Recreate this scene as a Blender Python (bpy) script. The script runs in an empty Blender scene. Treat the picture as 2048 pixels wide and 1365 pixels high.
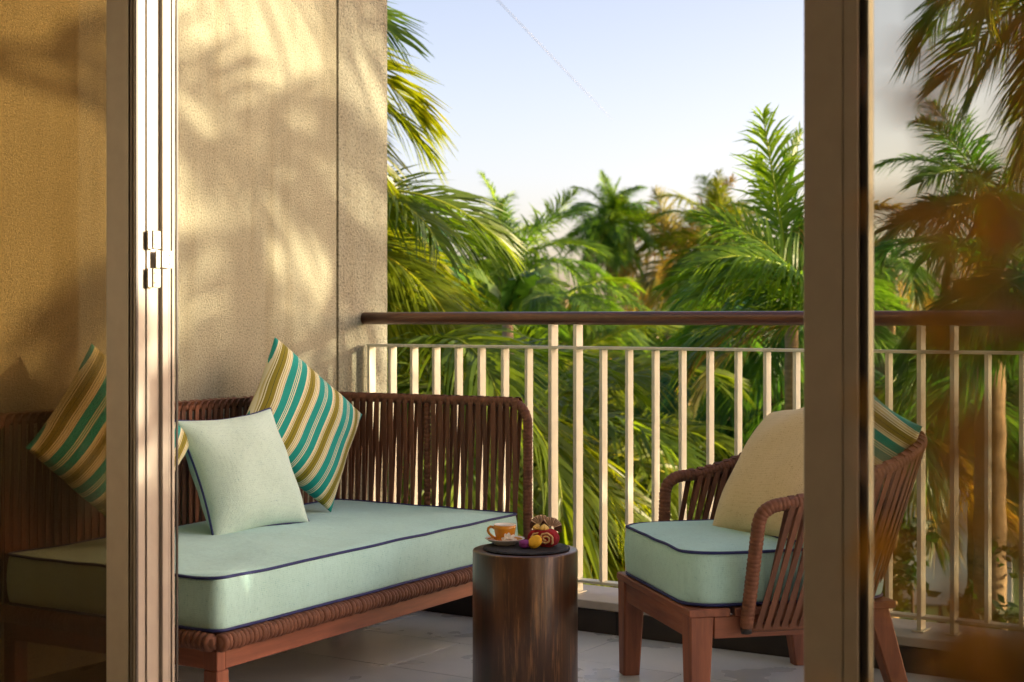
import bpy, math, random
from mathutils import Vector, Matrix, Euler
from mathutils import noise as mnoise
random.seed(7)
scene = bpy.context.scene
COL = scene.collection
R = math.radians

# ------------------------------------------------------------------ camera, sky, sun, exposure
CAM_H = 1.10
F_PX, HZ = 3050.0, 637.0              # focal length and horizon of the 2048 px wide photograph
SN = 0.54
CS = math.sqrt(1 - SN * SN)           # the balcony's X axis runs along the railing, Y out to the garden
cam_data = bpy.data.cameras.new('camera')
cam_data.sensor_width = 36.0
cam_data.lens = F_PX / 2048.0 * 36.0
cam_data.shift_y = -(1365 / 2 - HZ) / 2048.0
cam_data.clip_start = 0.05
cam_data.clip_end = 6000
cam_data.dof.use_dof = True
cam_data.dof.focus_distance = 4.7
cam_data.dof.aperture_fstop = 4.8
cam = bpy.data.objects.new('camera', cam_data)
COL.objects.link(cam)
cam.location = (0, 0, CAM_H)
cam.rotation_euler = (R(90), 0, math.asin(SN))
scene.camera = cam

SUN_DIR = Vector((0.82, 0.57, 0.0)).normalized()
SUN_EL = R(9.5)
SUN_AZ = math.atan2(SUN_DIR.x, SUN_DIR.y)
world = bpy.data.worlds.new('World')
scene.world = world
world.use_nodes = True
wn = world.node_tree.nodes
sky = wn.new('ShaderNodeTexSky')
sky.sky_type = 'NISHITA'
sky.sun_disc = False
sky.sun_elevation = SUN_EL
sky.sun_rotation = SUN_AZ
sky.altitude = 0
sky.air_density = 0.6
sky.dust_density = 2.4
sky.ozone_density = 1.2
bg = wn['Background']
wb = wn.new('ShaderNodeMix')           # white balance of the photograph: a slightly rosy sky
wb.data_type, wb.blend_type = 'RGBA', 'MULTIPLY'
wb.inputs[0].default_value = 1.0
wb.inputs[7].default_value = (0.97, 0.735, 0.63, 1)
world.node_tree.links.new(sky.outputs[0], wb.inputs[6])
world.node_tree.links.new(wb.outputs[2], bg.inputs[0])
bg.inputs[1].default_value = 0.15

sun_data = bpy.data.lights.new('sun', 'SUN')
sun_data.energy = 3.0
sun_data.angle = R(0.6)
sun_data.color = (1.0, 0.82, 0.55)
sun = bpy.data.objects.new('sun', sun_data)
COL.objects.link(sun)
sd = Vector((SUN_DIR.x * math.cos(SUN_EL), SUN_DIR.y * math.cos(SUN_EL), math.sin(SUN_EL)))
sun.rotation_euler = sd.to_track_quat('Z', 'Y').to_euler()
sun.location = (8, 8, 6)

scene.view_settings.view_transform = 'Standard'
scene.view_settings.look = 'None'
scene.view_settings.gamma = 1.0
scene.view_settings.use_curve_mapping = False
scene.view_settings.exposure = 2.12
scene.cycles.use_denoising = True
scene.cycles.max_bounces = 10
scene.cycles.transparent_max_bounces = 24


def at(px, depth, py=None):
    """a point of the place from its bearing and its distance in front of the camera"""
    cx = (px - 1024) * depth / F_PX
    z = 0.0 if py is None else CAM_H - (py - HZ) * depth / F_PX
    return Vector((CS * cx - SN * depth, SN * cx + CS * depth, z))


# ------------------------------------------------------------------ materials
MATS = {}


class NT:
    def __init__(self, name):
        self.m = bpy.data.materials.new(name)
        self.m.use_nodes = True
        self.t = self.m.node_tree
        self.b = self.t.nodes['Principled BSDF']
        self.out = self.t.nodes['Material Output']
        MATS[name] = self.m

    def n(self, kind, **kw):
        nd = self.t.nodes.new(kind)
        for k, v in kw.items():
            if k.startswith('i_'):
                key = k[2:]
                key = int(key) if key.isdigit() else key.replace('_', ' ')
                nd.inputs[key].default_value = v
            else:
                setattr(nd, k, v)
        return nd

    def l(self, a, b):
        self.t.links.new(a, b)

    def coord(self, scale=(1, 1, 1), which='Object', rot=(0, 0, 0)):
        tc = self.n('ShaderNodeTexCoord')
        mp = self.n('ShaderNodeMapping')
        mp.inputs['Scale'].default_value = scale
        mp.inputs['Rotation'].default_value = rot
        self.l(tc.outputs[which], mp.inputs[0])
        return mp.outputs[0]

    def noise(self, vec, scale, detail=4, rough=0.6):
        nd = self.n('ShaderNodeTexNoise')
        nd.inputs['Scale'].default_value = scale
        nd.inputs['Detail'].default_value = detail
        nd.inputs['Roughness'].default_value = rough
        self.l(vec, nd.inputs['Vector'])
        return nd.outputs['Fac']

    def ramp(self, fac, stops, interp='LINEAR'):
        nd = self.n('ShaderNodeValToRGB')
        cr = nd.color_ramp
        cr.interpolation = interp
        while len(cr.elements) < len(stops):
            cr.elements.new(1.0)
        for e, (p, c) in zip(cr.elements, stops):
            e.position = p
            e.color = (c[0], c[1], c[2], 1)
        self.l(fac, nd.inputs[0])
        return nd.outputs[0]

    def mix(self, fac, a, b, mode='MIX'):
        nd = self.n('ShaderNodeMix', data_type='RGBA', blend_type=mode)
        for s, v in ((0, fac), (6, a), (7, b)):
            if hasattr(v, 'is_linked') or hasattr(v, 'node'):
                self.l(v, nd.inputs[s])
            elif s == 0:
                nd.inputs[0].default_value = v
            else:
                nd.inputs[s].default_value = (v[0], v[1], v[2], 1)
        return nd.outputs[2]

    def math(self, op, a, b=0.0, c=0.0):
        nd = self.n('ShaderNodeMath', operation=op)
        for i, v in enumerate((a, b, c)):
            if hasattr(v, 'node'):
                self.l(v, nd.inputs[i])
            else:
                nd.inputs[i].default_value = v
        return nd.outputs[0]

    def bump(self, h, strength=0.3, dist=0.01):
        nd = self.n('ShaderNodeBump')
        nd.inputs['Strength'].default_value = strength
        nd.inputs['Distance'].default_value = dist
        self.l(h, nd.inputs['Height'])
        self.l(nd.outputs[0], self.b.inputs['Normal'])
        return nd

    def set(self, **kw):
        for k, v in kw.items():
            key = k.replace('_', ' ')
            s = self.b.inputs[key]
            if hasattr(v, 'node'):
                self.l(v, s)
            else:
                s.default_value = v if not isinstance(v, tuple) else (v[0], v[1], v[2], 1)
        return self


def m_plain(name, col, rough=0.6, var=0.12, scale=12, spec=0.5, bump=0.0, metallic=0.0, stretch=(1, 1, 1)):
    k = NT(name)
    v = k.coord(stretch)
    f = k.noise(v, scale, 5)
    lo = tuple(c * (1 - var) for c in col)
    hi = tuple(min(1, c * (1 + var)) for c in col)
    k.set(Base_Color=k.ramp(f, [(0.3, lo), (0.7, hi)]), Roughness=rough, Metallic=metallic)
    k.b.inputs['Specular IOR Level'].default_value = spec
    if bump:
        k.bump(k.noise(v, scale * 6, 3), bump, 0.004)
    return k.m


def m_stucco(name, base, grain, depth):
    k = NT(name)
    v = k.coord()
    g = k.noise(v, grain, 3, 0.65)
    g2 = k.noise(v, grain * 2.6, 2, 0.6)
    big = k.noise(v, 1.1, 4)
    c = k.ramp(g, [(0.32, tuple(x * 0.48 for x in base)), (0.46, tuple(x * 0.92 for x in base)), (0.62, tuple(x * 1.06 for x in base)), (0.8, tuple(min(1, x * 1.3) for x in base))])
    c = k.mix(1.0, c, k.ramp(big, [(0.25, (0.86, 0.85, 0.83)), (0.75, (1.0, 1.0, 1.0))]), 'MULTIPLY')
    trow = k.noise(k.coord((1, 2.2, 0.8), rot=(R(25), 0, 0)), 3.5, 6, 0.7)
    c = k.mix(1.0, c, k.ramp(trow, [(0.35, (0.90, 0.89, 0.88)), (0.6, (1.0, 1.0, 1.0))]), 'MULTIPLY')
    run = k.noise(k.coord((1, 7, 0.35)), 1.6, 4)
    c = k.mix(1.0, c, k.ramp(run, [(0.3, (0.84, 0.81, 0.76)), (0.5, (1.0, 1.0, 1.0))]), 'MULTIPLY')
    k.set(Base_Color=c, Roughness=0.92)
    k.b.inputs['Specular IOR Level'].default_value = 0.2
    k.bump(k.math('ADD', g, k.math('MULTIPLY', g2, 0.5)), 0.8, depth)
    return k.m


def m_wood(name, dark, light, axis='z', scale=1.0, rough=0.42, coat=0.0):
    k = NT(name)
    st = {'x': (1.2, 14, 14), 'y': (14, 1.2, 14), 'z': (14, 14, 1.2)}[axis]
    v = k.coord(tuple(s * scale for s in st))
    f = k.noise(v, 2.2, 7, 0.62)
    v2 = k.coord(tuple(s * scale * 4 for s in st))
    fine = k.noise(v2, 5, 3, 0.6)
    f2 = k.math('ADD', k.math('MULTIPLY', f, 0.8), k.math('MULTIPLY', fine, 0.2))
    mid = tuple((a + b) / 2 for a, b in zip(dark, light))
    k.set(Base_Color=k.ramp(f2, [(0.36, dark), (0.5, mid), (0.64, light)]), Roughness=k.ramp(fine, [(0.3, (rough,) * 3), (0.7, (min(1, rough + 0.18),) * 3)]))
    k.b.inputs['Coat Weight'].default_value = coat
    k.b.inputs['Coat Roughness'].default_value = 0.2
    k.bump(f2, 0.25, 0.003)
    return k.m


def m_fabric(name, col_a, col_b, pitch=0.0026, rough=0.95, worn=None):
    """woven cloth: two thread colours crossing, with slubs"""
    k = NT(name)
    s = 1.0 / pitch
    v = k.coord()
    sep = k.n('ShaderNodeSeparateXYZ')
    k.l(v, sep.inputs[0])
    wx = k.math('SINE', k.math('MULTIPLY', k.math('ADD', sep.outputs[0], k.math('MULTIPLY', sep.outputs[2], 0.013)), s * math.pi))
    wy = k.math('SINE', k.math('MULTIPLY', sep.outputs[1], s * math.pi))
    wz = k.math('SINE', k.math('MULTIPLY', sep.outputs[2], s * math.pi))
    w = k.math('MULTIPLY', k.math('ADD', wx, wy), wz)
    w = k.math('ADD', k.math('MULTIPLY', w, 0.07), 0.5)
    n1 = k.noise(k.coord((1, 1, 1)), 260, 2)
    warp = k.noise(k.coord((430, 430, 55)), 1.0, 3, 0.7)
    weft = k.noise(k.coord((70, 70, 430)), 1.0, 3, 0.7)
    th = k.math('ADD', k.math('MULTIPLY', k.math('SUBTRACT', warp, 0.5), 0.85), k.math('MULTIPLY', k.math('SUBTRACT', weft, 0.5), 0.5))
    fac = k.math('ADD', w, k.math('ADD', th, k.math('MULTIPLY', k.math('SUBTRACT', n1, 0.5), 0.3)))
    c = k.ramp(fac, [(0.2, col_b), (0.42, col_a), (0.66, tuple(x * 1.05 for x in col_a)), (0.9, tuple(min(1, x * 1.25) for x in col_a))])
    big = k.noise(v, 6, 4)
    c = k.mix(1.0, c, k.ramp(big, [(0.3, (0.9, 0.91, 0.9)), (0.7, (1, 1, 1))]), 'MULTIPLY')
    k.set(Base_Color=c, Roughness=rough)
    k.b.inputs['Specular IOR Level'].default_value = 0.15
    k.b.inputs['Sheen Weight'].default_value = 0.15
    folds = k.noise(k.coord((9, 9, 2.2)), 1.6, 3)
    k.bump(k.math('ADD', k.math('MULTIPLY', fac, 0.25), k.math('MULTIPLY', folds, 1.2)), 0.5, 0.006)
    return k.m


def m_stripes(name):
    """printed stripes along the cushion: teal bands, cream hairlines, olive bands"""
    k = NT(name)
    tc = k.n('ShaderNodeTexCoord')
    sep = k.n('ShaderNodeSeparateXYZ')
    k.l(tc.outputs['Object'], sep.inputs[0])
    f = k.math('FRACT', k.math('ADD', k.math('MULTIPLY', sep.outputs[0], 1 / 0.122), 10.28))
    teal, cream, tan, olive, dk = (0.010, 0.30, 0.27), (0.70, 0.71, 0.52), (0.52, 0.49, 0.22), (0.23, 0.21, 0.02), (0.05, 0.06, 0.03)
    seq = [(teal, .20), (cream, .022), (teal, .026), (cream, .022), (teal, .026), (cream, .026), (teal, .20), (cream, .04), (tan, .02), (cream, .02),
           (olive, .02), (cream, .02), (olive, .085), (dk, .012), (olive, .09), (cream, .022), (olive, .02), (cream, .03), (tan, .03), (cream, .035), (olive, .012), (cream, .025)]
    tot = sum(w for _, w in seq)
    stops, p = [], 0.0
    for c, w in seq:
        stops.append((p / tot, c))
        p += w
    c = k.ramp(f, stops, 'CONSTANT')
    n1 = k.noise(k.coord(), 700, 2)
    c = k.mix(1.0, c, k.ramp(n1, [(0.3, (0.86, 0.86, 0.86)), (0.7, (1, 1, 1))]), 'MULTIPLY')
    k.set(Base_Color=c, Roughness=0.85)
    k.b.inputs['Specular IOR Level'].default_value = 0.2
    k.b.inputs['Sheen Weight'].default_value = 0.1
    k.bump(k.math('ADD', k.math('MULTIPLY', n1, 0.3), k.noise(k.coord((4, 12, 4)), 2.0, 3)), 0.4, 0.006)
    return k.m


def m_leaf(name, tint=(1, 1, 1), trans=0.55, rough=0.4):
    """foliage whose base colour comes from the object's own colour, with pale and dark leaflets"""
    k = NT(name)
    oi = k.n('ShaderNodeObjectInfo')
    v = k.coord()
    f = k.noise(v, 7, 3)
    rnd = oi.outputs['Random']
    c = k.mix(1.0, oi.outputs['Color'], k.ramp(f, [(0.3, (0.62, 0.70, 0.6)), (0.55, (1, 1, 1)), (0.75, (1.5, 1.25, 0.9))]), 'MULTIPLY')
    c = k.mix(1.0, c, k.ramp(rnd, [(0.0, (0.6, 0.85, 1.1)), (0.5, (1, 1, 1)), (1.0, (1.35, 1.2, 0.8))]), 'MULTIPLY')
    c = k.mix(1.0, c, tint, 'MULTIPLY')
    k.set(Base_Color=c, Roughness=rough)
    tr = k.n('ShaderNodeBsdfTranslucent')
    k.l(k.mix(1.0, c, (1.7, 1.55, 0.6), 'MULTIPLY'), tr.inputs[0])
    mx = k.n('ShaderNodeMixShader')
    mx.inputs[0].default_value = trans
    k.l(k.b.outputs[0], mx.inputs[1])
    k.l(tr.outputs[0], mx.inputs[2])
    k.l(mx.outputs[0], k.out.inputs[0])
    return k.m


def m_glass(name, tint):
    k = NT(name)
    k.t.nodes.remove(k.b)
    tr = k.n('ShaderNodeBsdfTransparent')
    tr.inputs[0].default_value = (*tint, 1)
    gl = k.n('ShaderNodeBsdfGlossy')
    gl.inputs['Roughness'].default_value = 0.0
    fr = k.n('ShaderNodeFresnel')
    fr.inputs[0].default_value = 1.45
    mx = k.n('ShaderNodeMixShader')
    ge = k.n('ShaderNodeNewGeometry')            # only the outer faces of the pane mirror
    k.l(k.math('MULTIPLY', fr.outputs[0], k.math('SUBTRACT', 1.0, ge.outputs['Backfacing'])), mx.inputs[0])
    k.l(tr.outputs[0], mx.inputs[1])
    k.l(gl.outputs[0], mx.inputs[2])
    k.l(mx.outputs[0], k.out.inputs[0])
    return k.m


def m_table():
    k = NT('table_wood')
    v = k.coord((9, 9, 0.9))
    f = k.noise(v, 1.7, 8, 0.62)
    v2 = k.coord((60, 60, 3.0))
    g = k.noise(v2, 2.0, 4, 0.7)
    s = k.noise(k.coord((5, 5, 1.6)), 1.3, 3)
    c = k.ramp(f, [(0.34, (0.018, 0.007, 0.003)), (0.50, (0.048, 0.019, 0.008)), (0.66, (0.105, 0.042, 0.015))])
    c = k.mix(k.ramp(k.math('MULTIPLY', g, s), [(0.30, (0, 0, 0)), (0.42, (0.9, 0.9, 0.9))]), c, (0.26, 0.125, 0.045))
    k.set(Base_Color=c, Roughness=0.34)
    k.b.inputs['Coat Weight'].default_value = 0.35
    k.b.inputs['Coat Roughness'].default_value = 0.22
    k.bump(f, 0.2, 0.004)
    return k.m


def m_tile():
    k = NT('floor_tile')
    v = k.coord(which='Object')
    oi = k.n('ShaderNodeObjectInfo')
    cmb = k.n('ShaderNodeVectorMath', operation='ADD')
    k.l(v, cmb.inputs[0])
    k.l(oi.outputs['Location'], cmb.inputs[1])
    f = k.noise(cmb.outputs[0], 4.0, 5, 0.5)
    sp = k.noise(cmb.outputs[0], 240, 2)
    c = k.ramp(f, [(0.3, (0.50, 0.56, 0.61)), (0.5, (0.60, 0.67, 0.71)), (0.7, (0.67, 0.72, 0.74))])
    c = k.mix(1.0, c, k.ramp(sp, [(0.3, (0.93, 0.93, 0.93)), (0.7, (1, 1, 1))]), 'MULTIPLY')
    k.set(Base_Color=c, Roughness=k.ramp(f, [(0.3, (0.24,) * 3), (0.7, (0.38,) * 3)]))
    k.bump(f, 0.12, 0.004)
    return k.m


def m_ground():
    k = NT('lawn_grass')
    v = k.coord()
    f = k.noise(v, 0.35, 6)
    g = k.noise(v, 14, 4)
    c = k.ramp(f, [(0.3, (0.050, 0.105, 0.012)), (0.55, (0.085, 0.17, 0.02)), (0.75, (0.12, 0.16, 0.03))])
    c = k.mix(1.0, c, k.ramp(g, [(0.3, (0.6, 0.6, 0.6)), (0.7, (1.2, 1.2, 1.2))]), 'MULTIPLY')
    k.set(Base_Color=c, Roughness=0.9)
    k.bump(g, 0.8, 0.06)
    return k.m


M_WALL = m_stucco('wall_stucco', (0.40, 0.405, 0.305), 150, 0.010)
M_WALL_COARSE = m_stucco('wall_pebbledash', (0.35, 0.36, 0.285), 95, 0.014)
M_GROOVE = m_plain('groove_paint', (0.42, 0.30, 0.14), 0.8, 0.1)
M_TILE = m_tile()
M_GROUT = m_plain('grout', (0.20, 0.18, 0.15), 0.95)
M_SKIRT = m_plain('skirting_stone', (0.030, 0.025, 0.020), 0.45, 0.25, 9)
M_COPING = m_plain('coping_stone', (0.40, 0.39, 0.36), 0.5, 0.1, 14, bump=0.1)
M_RAILPAINT = m_plain('rail_paint', (0.60, 0.63, 0.53), 0.42, 0.05, 20)
M_HANDRAIL = m_wood('handrail_wood', (0.045, 0.013, 0.006), (0.15, 0.052, 0.022), 'x', 1.0, 0.3, 0.4)
M_TEAK = m_wood('teak_wood', (0.135, 0.045, 0.027), (0.27, 0.100, 0.056), 'z', 1.0, 0.45)
M_TEAK_X = m_wood('teak_wood_long', (0.135, 0.045, 0.027), (0.27, 0.100, 0.056), 'x', 1.0, 0.45)
M_TEAK_Y = m_wood('teak_wood_side', (0.14, 0.046, 0.027), (0.28, 0.102, 0.056), 'y', 1.0, 0.45)
M_ROPE = m_plain('woven_rope', (0.145, 0.062, 0.036), 0.6, 0.28, 40, 0.3, bump=0.3)
def m_strap():
    k = NT('woven_strap')
    oi = k.n('ShaderNodeObjectInfo')
    f = k.noise(k.coord((30, 30, 4)), 4, 4)
    c = k.ramp(f, [(0.3, (0.105, 0.044, 0.025)), (0.7, (0.165, 0.072, 0.042))])
    c = k.mix(1.0, c, k.ramp(oi.outputs['Random'], [(0.0, (0.66, 0.66, 0.68)), (0.6, (1, 1, 1)), (1.0, (1.28, 1.2, 1.15))]), 'MULTIPLY')
    k.set(Base_Color=c, Roughness=0.6)
    k.b.inputs['Specular IOR Level'].default_value = 0.35
    k.bump(k.noise(k.coord((500, 500, 30)), 1.0, 2), 0.3, 0.002)
    return k.m


M_STRAP = m_strap()
M_MINT = m_fabric('mint_weave', (0.43, 0.72, 0.71), (0.17, 0.46, 0.50))
M_PALE = m_fabric('pale_weave', (0.50, 0.69, 0.64), (0.19, 0.40, 0.44), 0.0034)
M_CREAM = m_fabric('cream_weave', (0.60, 0.52, 0.315), (0.33, 0.25, 0.11), 0.004)
M_NAVY = m_plain('navy_piping', (0.012, 0.022, 0.13), 0.7, 0.1, 60)
M_STRIPE = m_stripes('stripe_cloth')
M_TABLE = m_table()
M_FRAME = m_plain('frame_paint', (0.32, 0.305, 0.275), 0.45, 0.06, 18)
M_RUBBER = m_plain('black_gasket', (0.012, 0.011, 0.012), 0.5, 0.1)
M_BEAD = m_plain('grey_bead', (0.10, 0.095, 0.085), 0.5, 0.05)
M_METAL = m_plain('hinge_metal', (0.34, 0.31, 0.25), 0.35, 0.05, 30, metallic=0.3)
M_GLASS_L = m_glass('tinted_glass', (0.715, 0.65, 0.54))
M_GLASS_R = m_glass('door_glass', (0.84, 0.815, 0.73))
M_INTERIOR = m_plain('room_paint', (0.70, 0.63, 0.53), 0.9, 0.05)
M_ROOMFLOOR = m_wood('room_floor_wood', (0.04, 0.022, 0.012), (0.10, 0.055, 0.03), 'x', 0.6, 0.4)
M_SOFFIT = m_plain('soffit_paint', (0.62, 0.56, 0.46), 0.9, 0.05)
M_SLATE = m_plain('slate', (0.012, 0.012, 0.013), 0.62, 0.45, 60, 0.3, bump=0.6)
M_CUP = m_plain('amber_glaze', (0.62, 0.27, 0.025), 0.22, 0.06, 8)
M_WHITE = m_plain('white_glaze', (0.78, 0.76, 0.71), 0.2, 0.03)
M_PETAL = m_plain('white_petal', (0.82, 0.79, 0.72), 0.6, 0.06, 60)
M_PURPLE = m_plain('purple_shell', (0.19, 0.018, 0.19), 0.7, 0.15, 90, bump=0.3)
M_YELLOW = m_plain('yellow_shell', (0.70, 0.40, 0.012), 0.7, 0.12, 90, bump=0.3)
M_CAKE = m_plain('red_sponge', (0.42, 0.014, 0.028), 0.9, 0.35, 160, bump=0.9)
M_CREAMFILL = m_plain('cream_filling', (0.80, 0.56, 0.30), 0.7, 0.1, 60)
M_DOLLOP = m_plain('yellow_cream', (0.80, 0.57, 0.16), 0.5, 0.06, 40)
M_CHOC = m_plain('dark_chocolate', (0.055, 0.016, 0.008), 0.3, 0.15, 30)
M_MILKCHOC = m_plain('pale_chocolate', (0.82, 0.62, 0.44), 0.4, 0.15, 30)
M_LEAF = m_leaf('palm_leaf')
M_RACHIS = m_leaf('palm_rib', (2.3, 1.7, 1.0), 0.15, 0.5)
M_BROAD = m_leaf('broad_leaf', (1, 1, 1), 0.35, 0.5)
M_TRUNK = m_plain('palm_trunk', (0.27, 0.19, 0.10), 0.9, 0.35, 9, bump=0.6, stretch=(1, 1, 5))
M_BRANCH = m_plain('branch_bark', (0.10, 0.065, 0.04), 0.9, 0.3, 9, bump=0.5)
M_GROUND = m_ground()
M_PATH = m_plain('path_concrete', (0.42, 0.40, 0.37), 0.8, 0.12, 2)
M_THATCH = m_plain('thatch', (0.40, 0.31, 0.19), 0.95, 0.35, 10, bump=0.9, stretch=(6, 6, 1))
M_HUT = m_plain('hut_timber', (0.30, 0.17, 0.08), 0.7, 0.25, 5)
M_POT = m_plain('clay_pot', (0.25, 0.10, 0.05), 0.8, 0.15)
M_SOIL = m_plain('soil', (0.03, 0.02, 0.014), 0.95, 0.3, 40)
M_TRAIL = m_plain('vapour_white', (0.25, 0.28, 0.33), 1.0, 0.02)
M_RENDER = m_plain('white_render', (0.62, 0.62, 0.60), 0.85, 0.06, 3)


# ------------------------------------------------------------------ mesh builder
class MB:
    def __init__(self):
        self.v, self.f, self.mi, self.sm = [], [], [], []

    def add(self, vs, fs, mi=0, smooth=False, M=None):
        o = len(self.v)
        if M is not None:
            vs = [M @ Vector(p) for p in vs]
        self.v.extend([tuple(p) for p in vs])
        for f in fs:
            self.f.append(tuple(i + o for i in f))
            self.mi.append(mi)
            self.sm.append(smooth)
        return self

    def box(self, x0, x1, y0, y1, z0, z1, mi=0, M=None, bev=0.0):
        if bev <= 0:
            vs = [(x, y, z) for z in (z0, z1) for y in (y0, y1) for x in (x0, x1)]
            fs = [(0, 2, 3, 1), (4, 5, 7, 6), (0, 1, 5, 4), (2, 6, 7, 3), (0, 4, 6, 2), (1, 3, 7, 5)]
            return self.add(vs, fs, mi, False, M)
        b = bev                     # chamfered vertical and horizontal edges
        def ring(z, i):
            return [(x0 + i + b, y0 + i, z), (x1 - i - b, y0 + i, z), (x1 - i, y0 + i + b, z), (x1 - i, y1 - i - b, z),
                    (x1 - i - b, y1 - i, z), (x0 + i + b, y1 - i, z), (x0 + i, y1 - i - b, z), (x0 + i, y0 + i + b, z)]
        vs = ring(z0, b) + ring(z0 + b, 0) + ring(z1 - b, 0) + ring(z1, b)
        fs = [tuple(range(7, -1, -1)), tuple(range(24, 32))]
        for r in range(3):
            for i in range(8):
                j = (i + 1) % 8
                fs.append((r * 8 + i, r * 8 + j, r * 8 + 8 + j, r * 8 + 8 + i))
        return self.add(vs, fs, mi, False, M)

    def tube(self, path, rad, n=8, mi=0, closed=False, caps=True, M=None, flat=1.0):
        path = [Vector(p) for p in path]
        m = len(path)
        rads = rad if isinstance(rad, (list, tuple)) else [rad] * m
        vs, fs = [], []
        prev = None
        for i, p in enumerate(path):
            if closed:
                t = path[(i + 1) % m] - path[i - 1]
            else:
                t = path[min(i + 1, m - 1)] - path[max(i - 1, 0)]
            if t.length < 1e-9:
                t = Vector((0, 0, 1))
            t.normalize()
            if prev is None:
                a = t.orthogonal().normalized()
                if abs(t.z) < 0.9:
                    a = t.cross(Vector((0, 0, 1))).normalized()
            else:
                a = (prev - t * prev.dot(t))
                a = a.normalized() if a.length > 1e-6 else t.orthogonal().normalized()
            prev = a
            b = t.cross(a)
            for k in range(n):
                th = 2 * math.pi * k / n
                vs.append(p + (a * math.cos(th) + b * math.sin(th) * flat) * rads[i])
        rows = m if closed else m - 1
        for i in range(rows):
            i2 = (i + 1) % m
            for k in range(n):
                k2 = (k + 1) % n
                fs.append((i * n + k, i * n + k2, i2 * n + k2, i2 * n + k))
        if caps and not closed:
            fs.append(tuple(range(n - 1, -1, -1)))
            fs.append(tuple((m - 1) * n + k for k in range(n)))
        return self.add(vs, fs, mi, True, M)

    def lathe(self, prof, n=32, mi=0, M=None, smooth=True):
        vs, fs = [], []
        for r, z in prof:
            for k in range(n):
                th = 2 * math.pi * k / n
                vs.append((r * math.cos(th), r * math.sin(th), z))
        for i in range(len(prof) - 1):
            for k in range(n):
                k2 = (k + 1) % n
                fs.append((i * n + k, i * n + k2, (i + 1) * n + k2, (i + 1) * n + k))
        if prof[0][0] > 1e-5:
            fs.append(tuple(range(n - 1, -1, -1)))
        if prof[-1][0] > 1e-5:
            fs.append(tuple((len(prof) - 1) * n + k for k in range(n)))
        return self.add(vs, fs, mi, smooth, M)

    def mesh(self, name, mats):
        me = bpy.data.meshes.new(name)
        me.from_pydata(self.v, [], self.f)
        for m in (mats if isinstance(mats, (list, tuple)) else [mats]):
            me.materials.append(m)
        me.polygons.foreach_set('material_index', self.mi)
        me.polygons.foreach_set('use_smooth', self.sm)
        me.update()
        return me

    def build(self, name, mats, parent=None, loc=None, rot=None):
        return link(name, self.mesh(name, mats), parent, loc, rot)


def link(name, me, parent=None, loc=None, rot=None):
    o = bpy.data.objects.new(name, me)
    COL.objects.link(o)
    if parent is not None:
        o.parent = parent
    if loc is not None:
        o.location = loc
    if rot is not None:
        o.rotation_euler = rot
    return o


def tag(o, label=None, cat=None, group=None, kind=None):
    if label:
        o['label'] = label
    if cat:
        o['category'] = cat
    if group:
        o['group'] = group
    if kind:
        o['kind'] = kind
    return o


def thing(name, label, cat, loc=(0, 0, 0), rz=0.0, group=None):
    o = bpy.data.objects.new(name, None)
    o.empty_display_size = 0.1
    COL.objects.link(o)
    o.location = loc
    o.rotation_euler = (0, 0, rz)
    return tag(o, label, cat, group)


def struct(name, o):
    o.name = name
    o['kind'] = 'structure'
    return o


# ------------------------------------------------------------------ the setting
GZ = -3.4
KERB_Y, RAIL_Y, WALL_X, DOOR_Y = 4.65, 4.755, -3.745, 2.50

g = MB()
g.box(-1500, 1500, -60, 2500, GZ - 0.4, GZ)
struct('ground', g.build('ground', M_GROUND))

fl = struct('balcony_floor', MB().box(-3.745, 3.2, DOOR_Y + 0.06, KERB_Y + 0.25, -0.25, -0.012).build('balcony_floor', M_GROUT))
TW, TD, J = 0.83, 0.3975, 0.003
tile_me = MB().box(0, TW - J, 0, TD - J, -0.012, 0.0, bev=0.0012).mesh('tile', M_TILE)
row = 0
y = KERB_Y - TD
while y > DOOR_Y - 0.1:
    x = -2.52 - (TW / 2 if row % 2 else 0) - 3 * TW
    while x < 3.1:
        x0, x1 = max(x, WALL_X), min(x + TW, 3.2)
        y0 = max(y, DOOR_Y + 0.06)
        if x1 - x0 > 0.03 and y + TD - y0 > 0.03:
            if x1 - x0 > TW - 0.001 and y0 == y:
                t = link('tile', tile_me, fl, (x, y, random.uniform(-0.0006, 0.0006)))
            else:
                t = MB().box(0, x1 - x0 - J, 0, y + TD - y0 - J, -0.012, 0.0, bev=0.0012).build('tile', M_TILE, fl, (x0, y0, 0))
        x += TW
    y -= TD
    row += 1

kerb = struct('kerb', MB().box(-3.745, 3.2, KERB_Y + 0.012, KERB_Y + 0.25, -0.25, 0.083).build('kerb', M_GROUT))
x = -1.72 - 3 * TW
while x < 3.2:
    x0, x1 = max(x, WALL_X), min(x + TW, 3.2)
    MB().box(x0, x1 - 0.003, KERB_Y, KERB_Y + 0.0115, 0.0, 0.078).build('skirting_tile', M_SKIRT, kerb)
    x += TW
x = -3.745
while x < 3.2:
    MB().box(x, x + 1.6 - 0.003, KERB_Y - 0.014, KERB_Y + 0.26, 0.084, 0.113, bev=0.003).build('coping_slab', M_COPING, kerb)
    x += 1.6

# the wall the sofa backs on to, with a shadow groove near its garden end
wall = thing('plaster_wall', 'tall rough cream plaster wall behind the sofa, dappled with palm shade', 'wall', (WALL_X, 3.0, 0))
MB().box(-0.20, 0.0, -1.2 - 3.0 + DOOR_Y + 0.2, 4.583 - 3.0, -0.25, 2.9).build('wall_panel', M_WALL, wall)
MB().box(-0.20, -0.012, 4.583 - 3.0, 4.597 - 3.0, -0.25, 2.9).build('groove', M_GROOVE, wall)
MB().box(-0.20, 0.0, 4.597 - 3.0, 4.905 - 3.0, -3.4, 2.9).build('wall_end', M_WALL_COARSE, wall)

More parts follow.
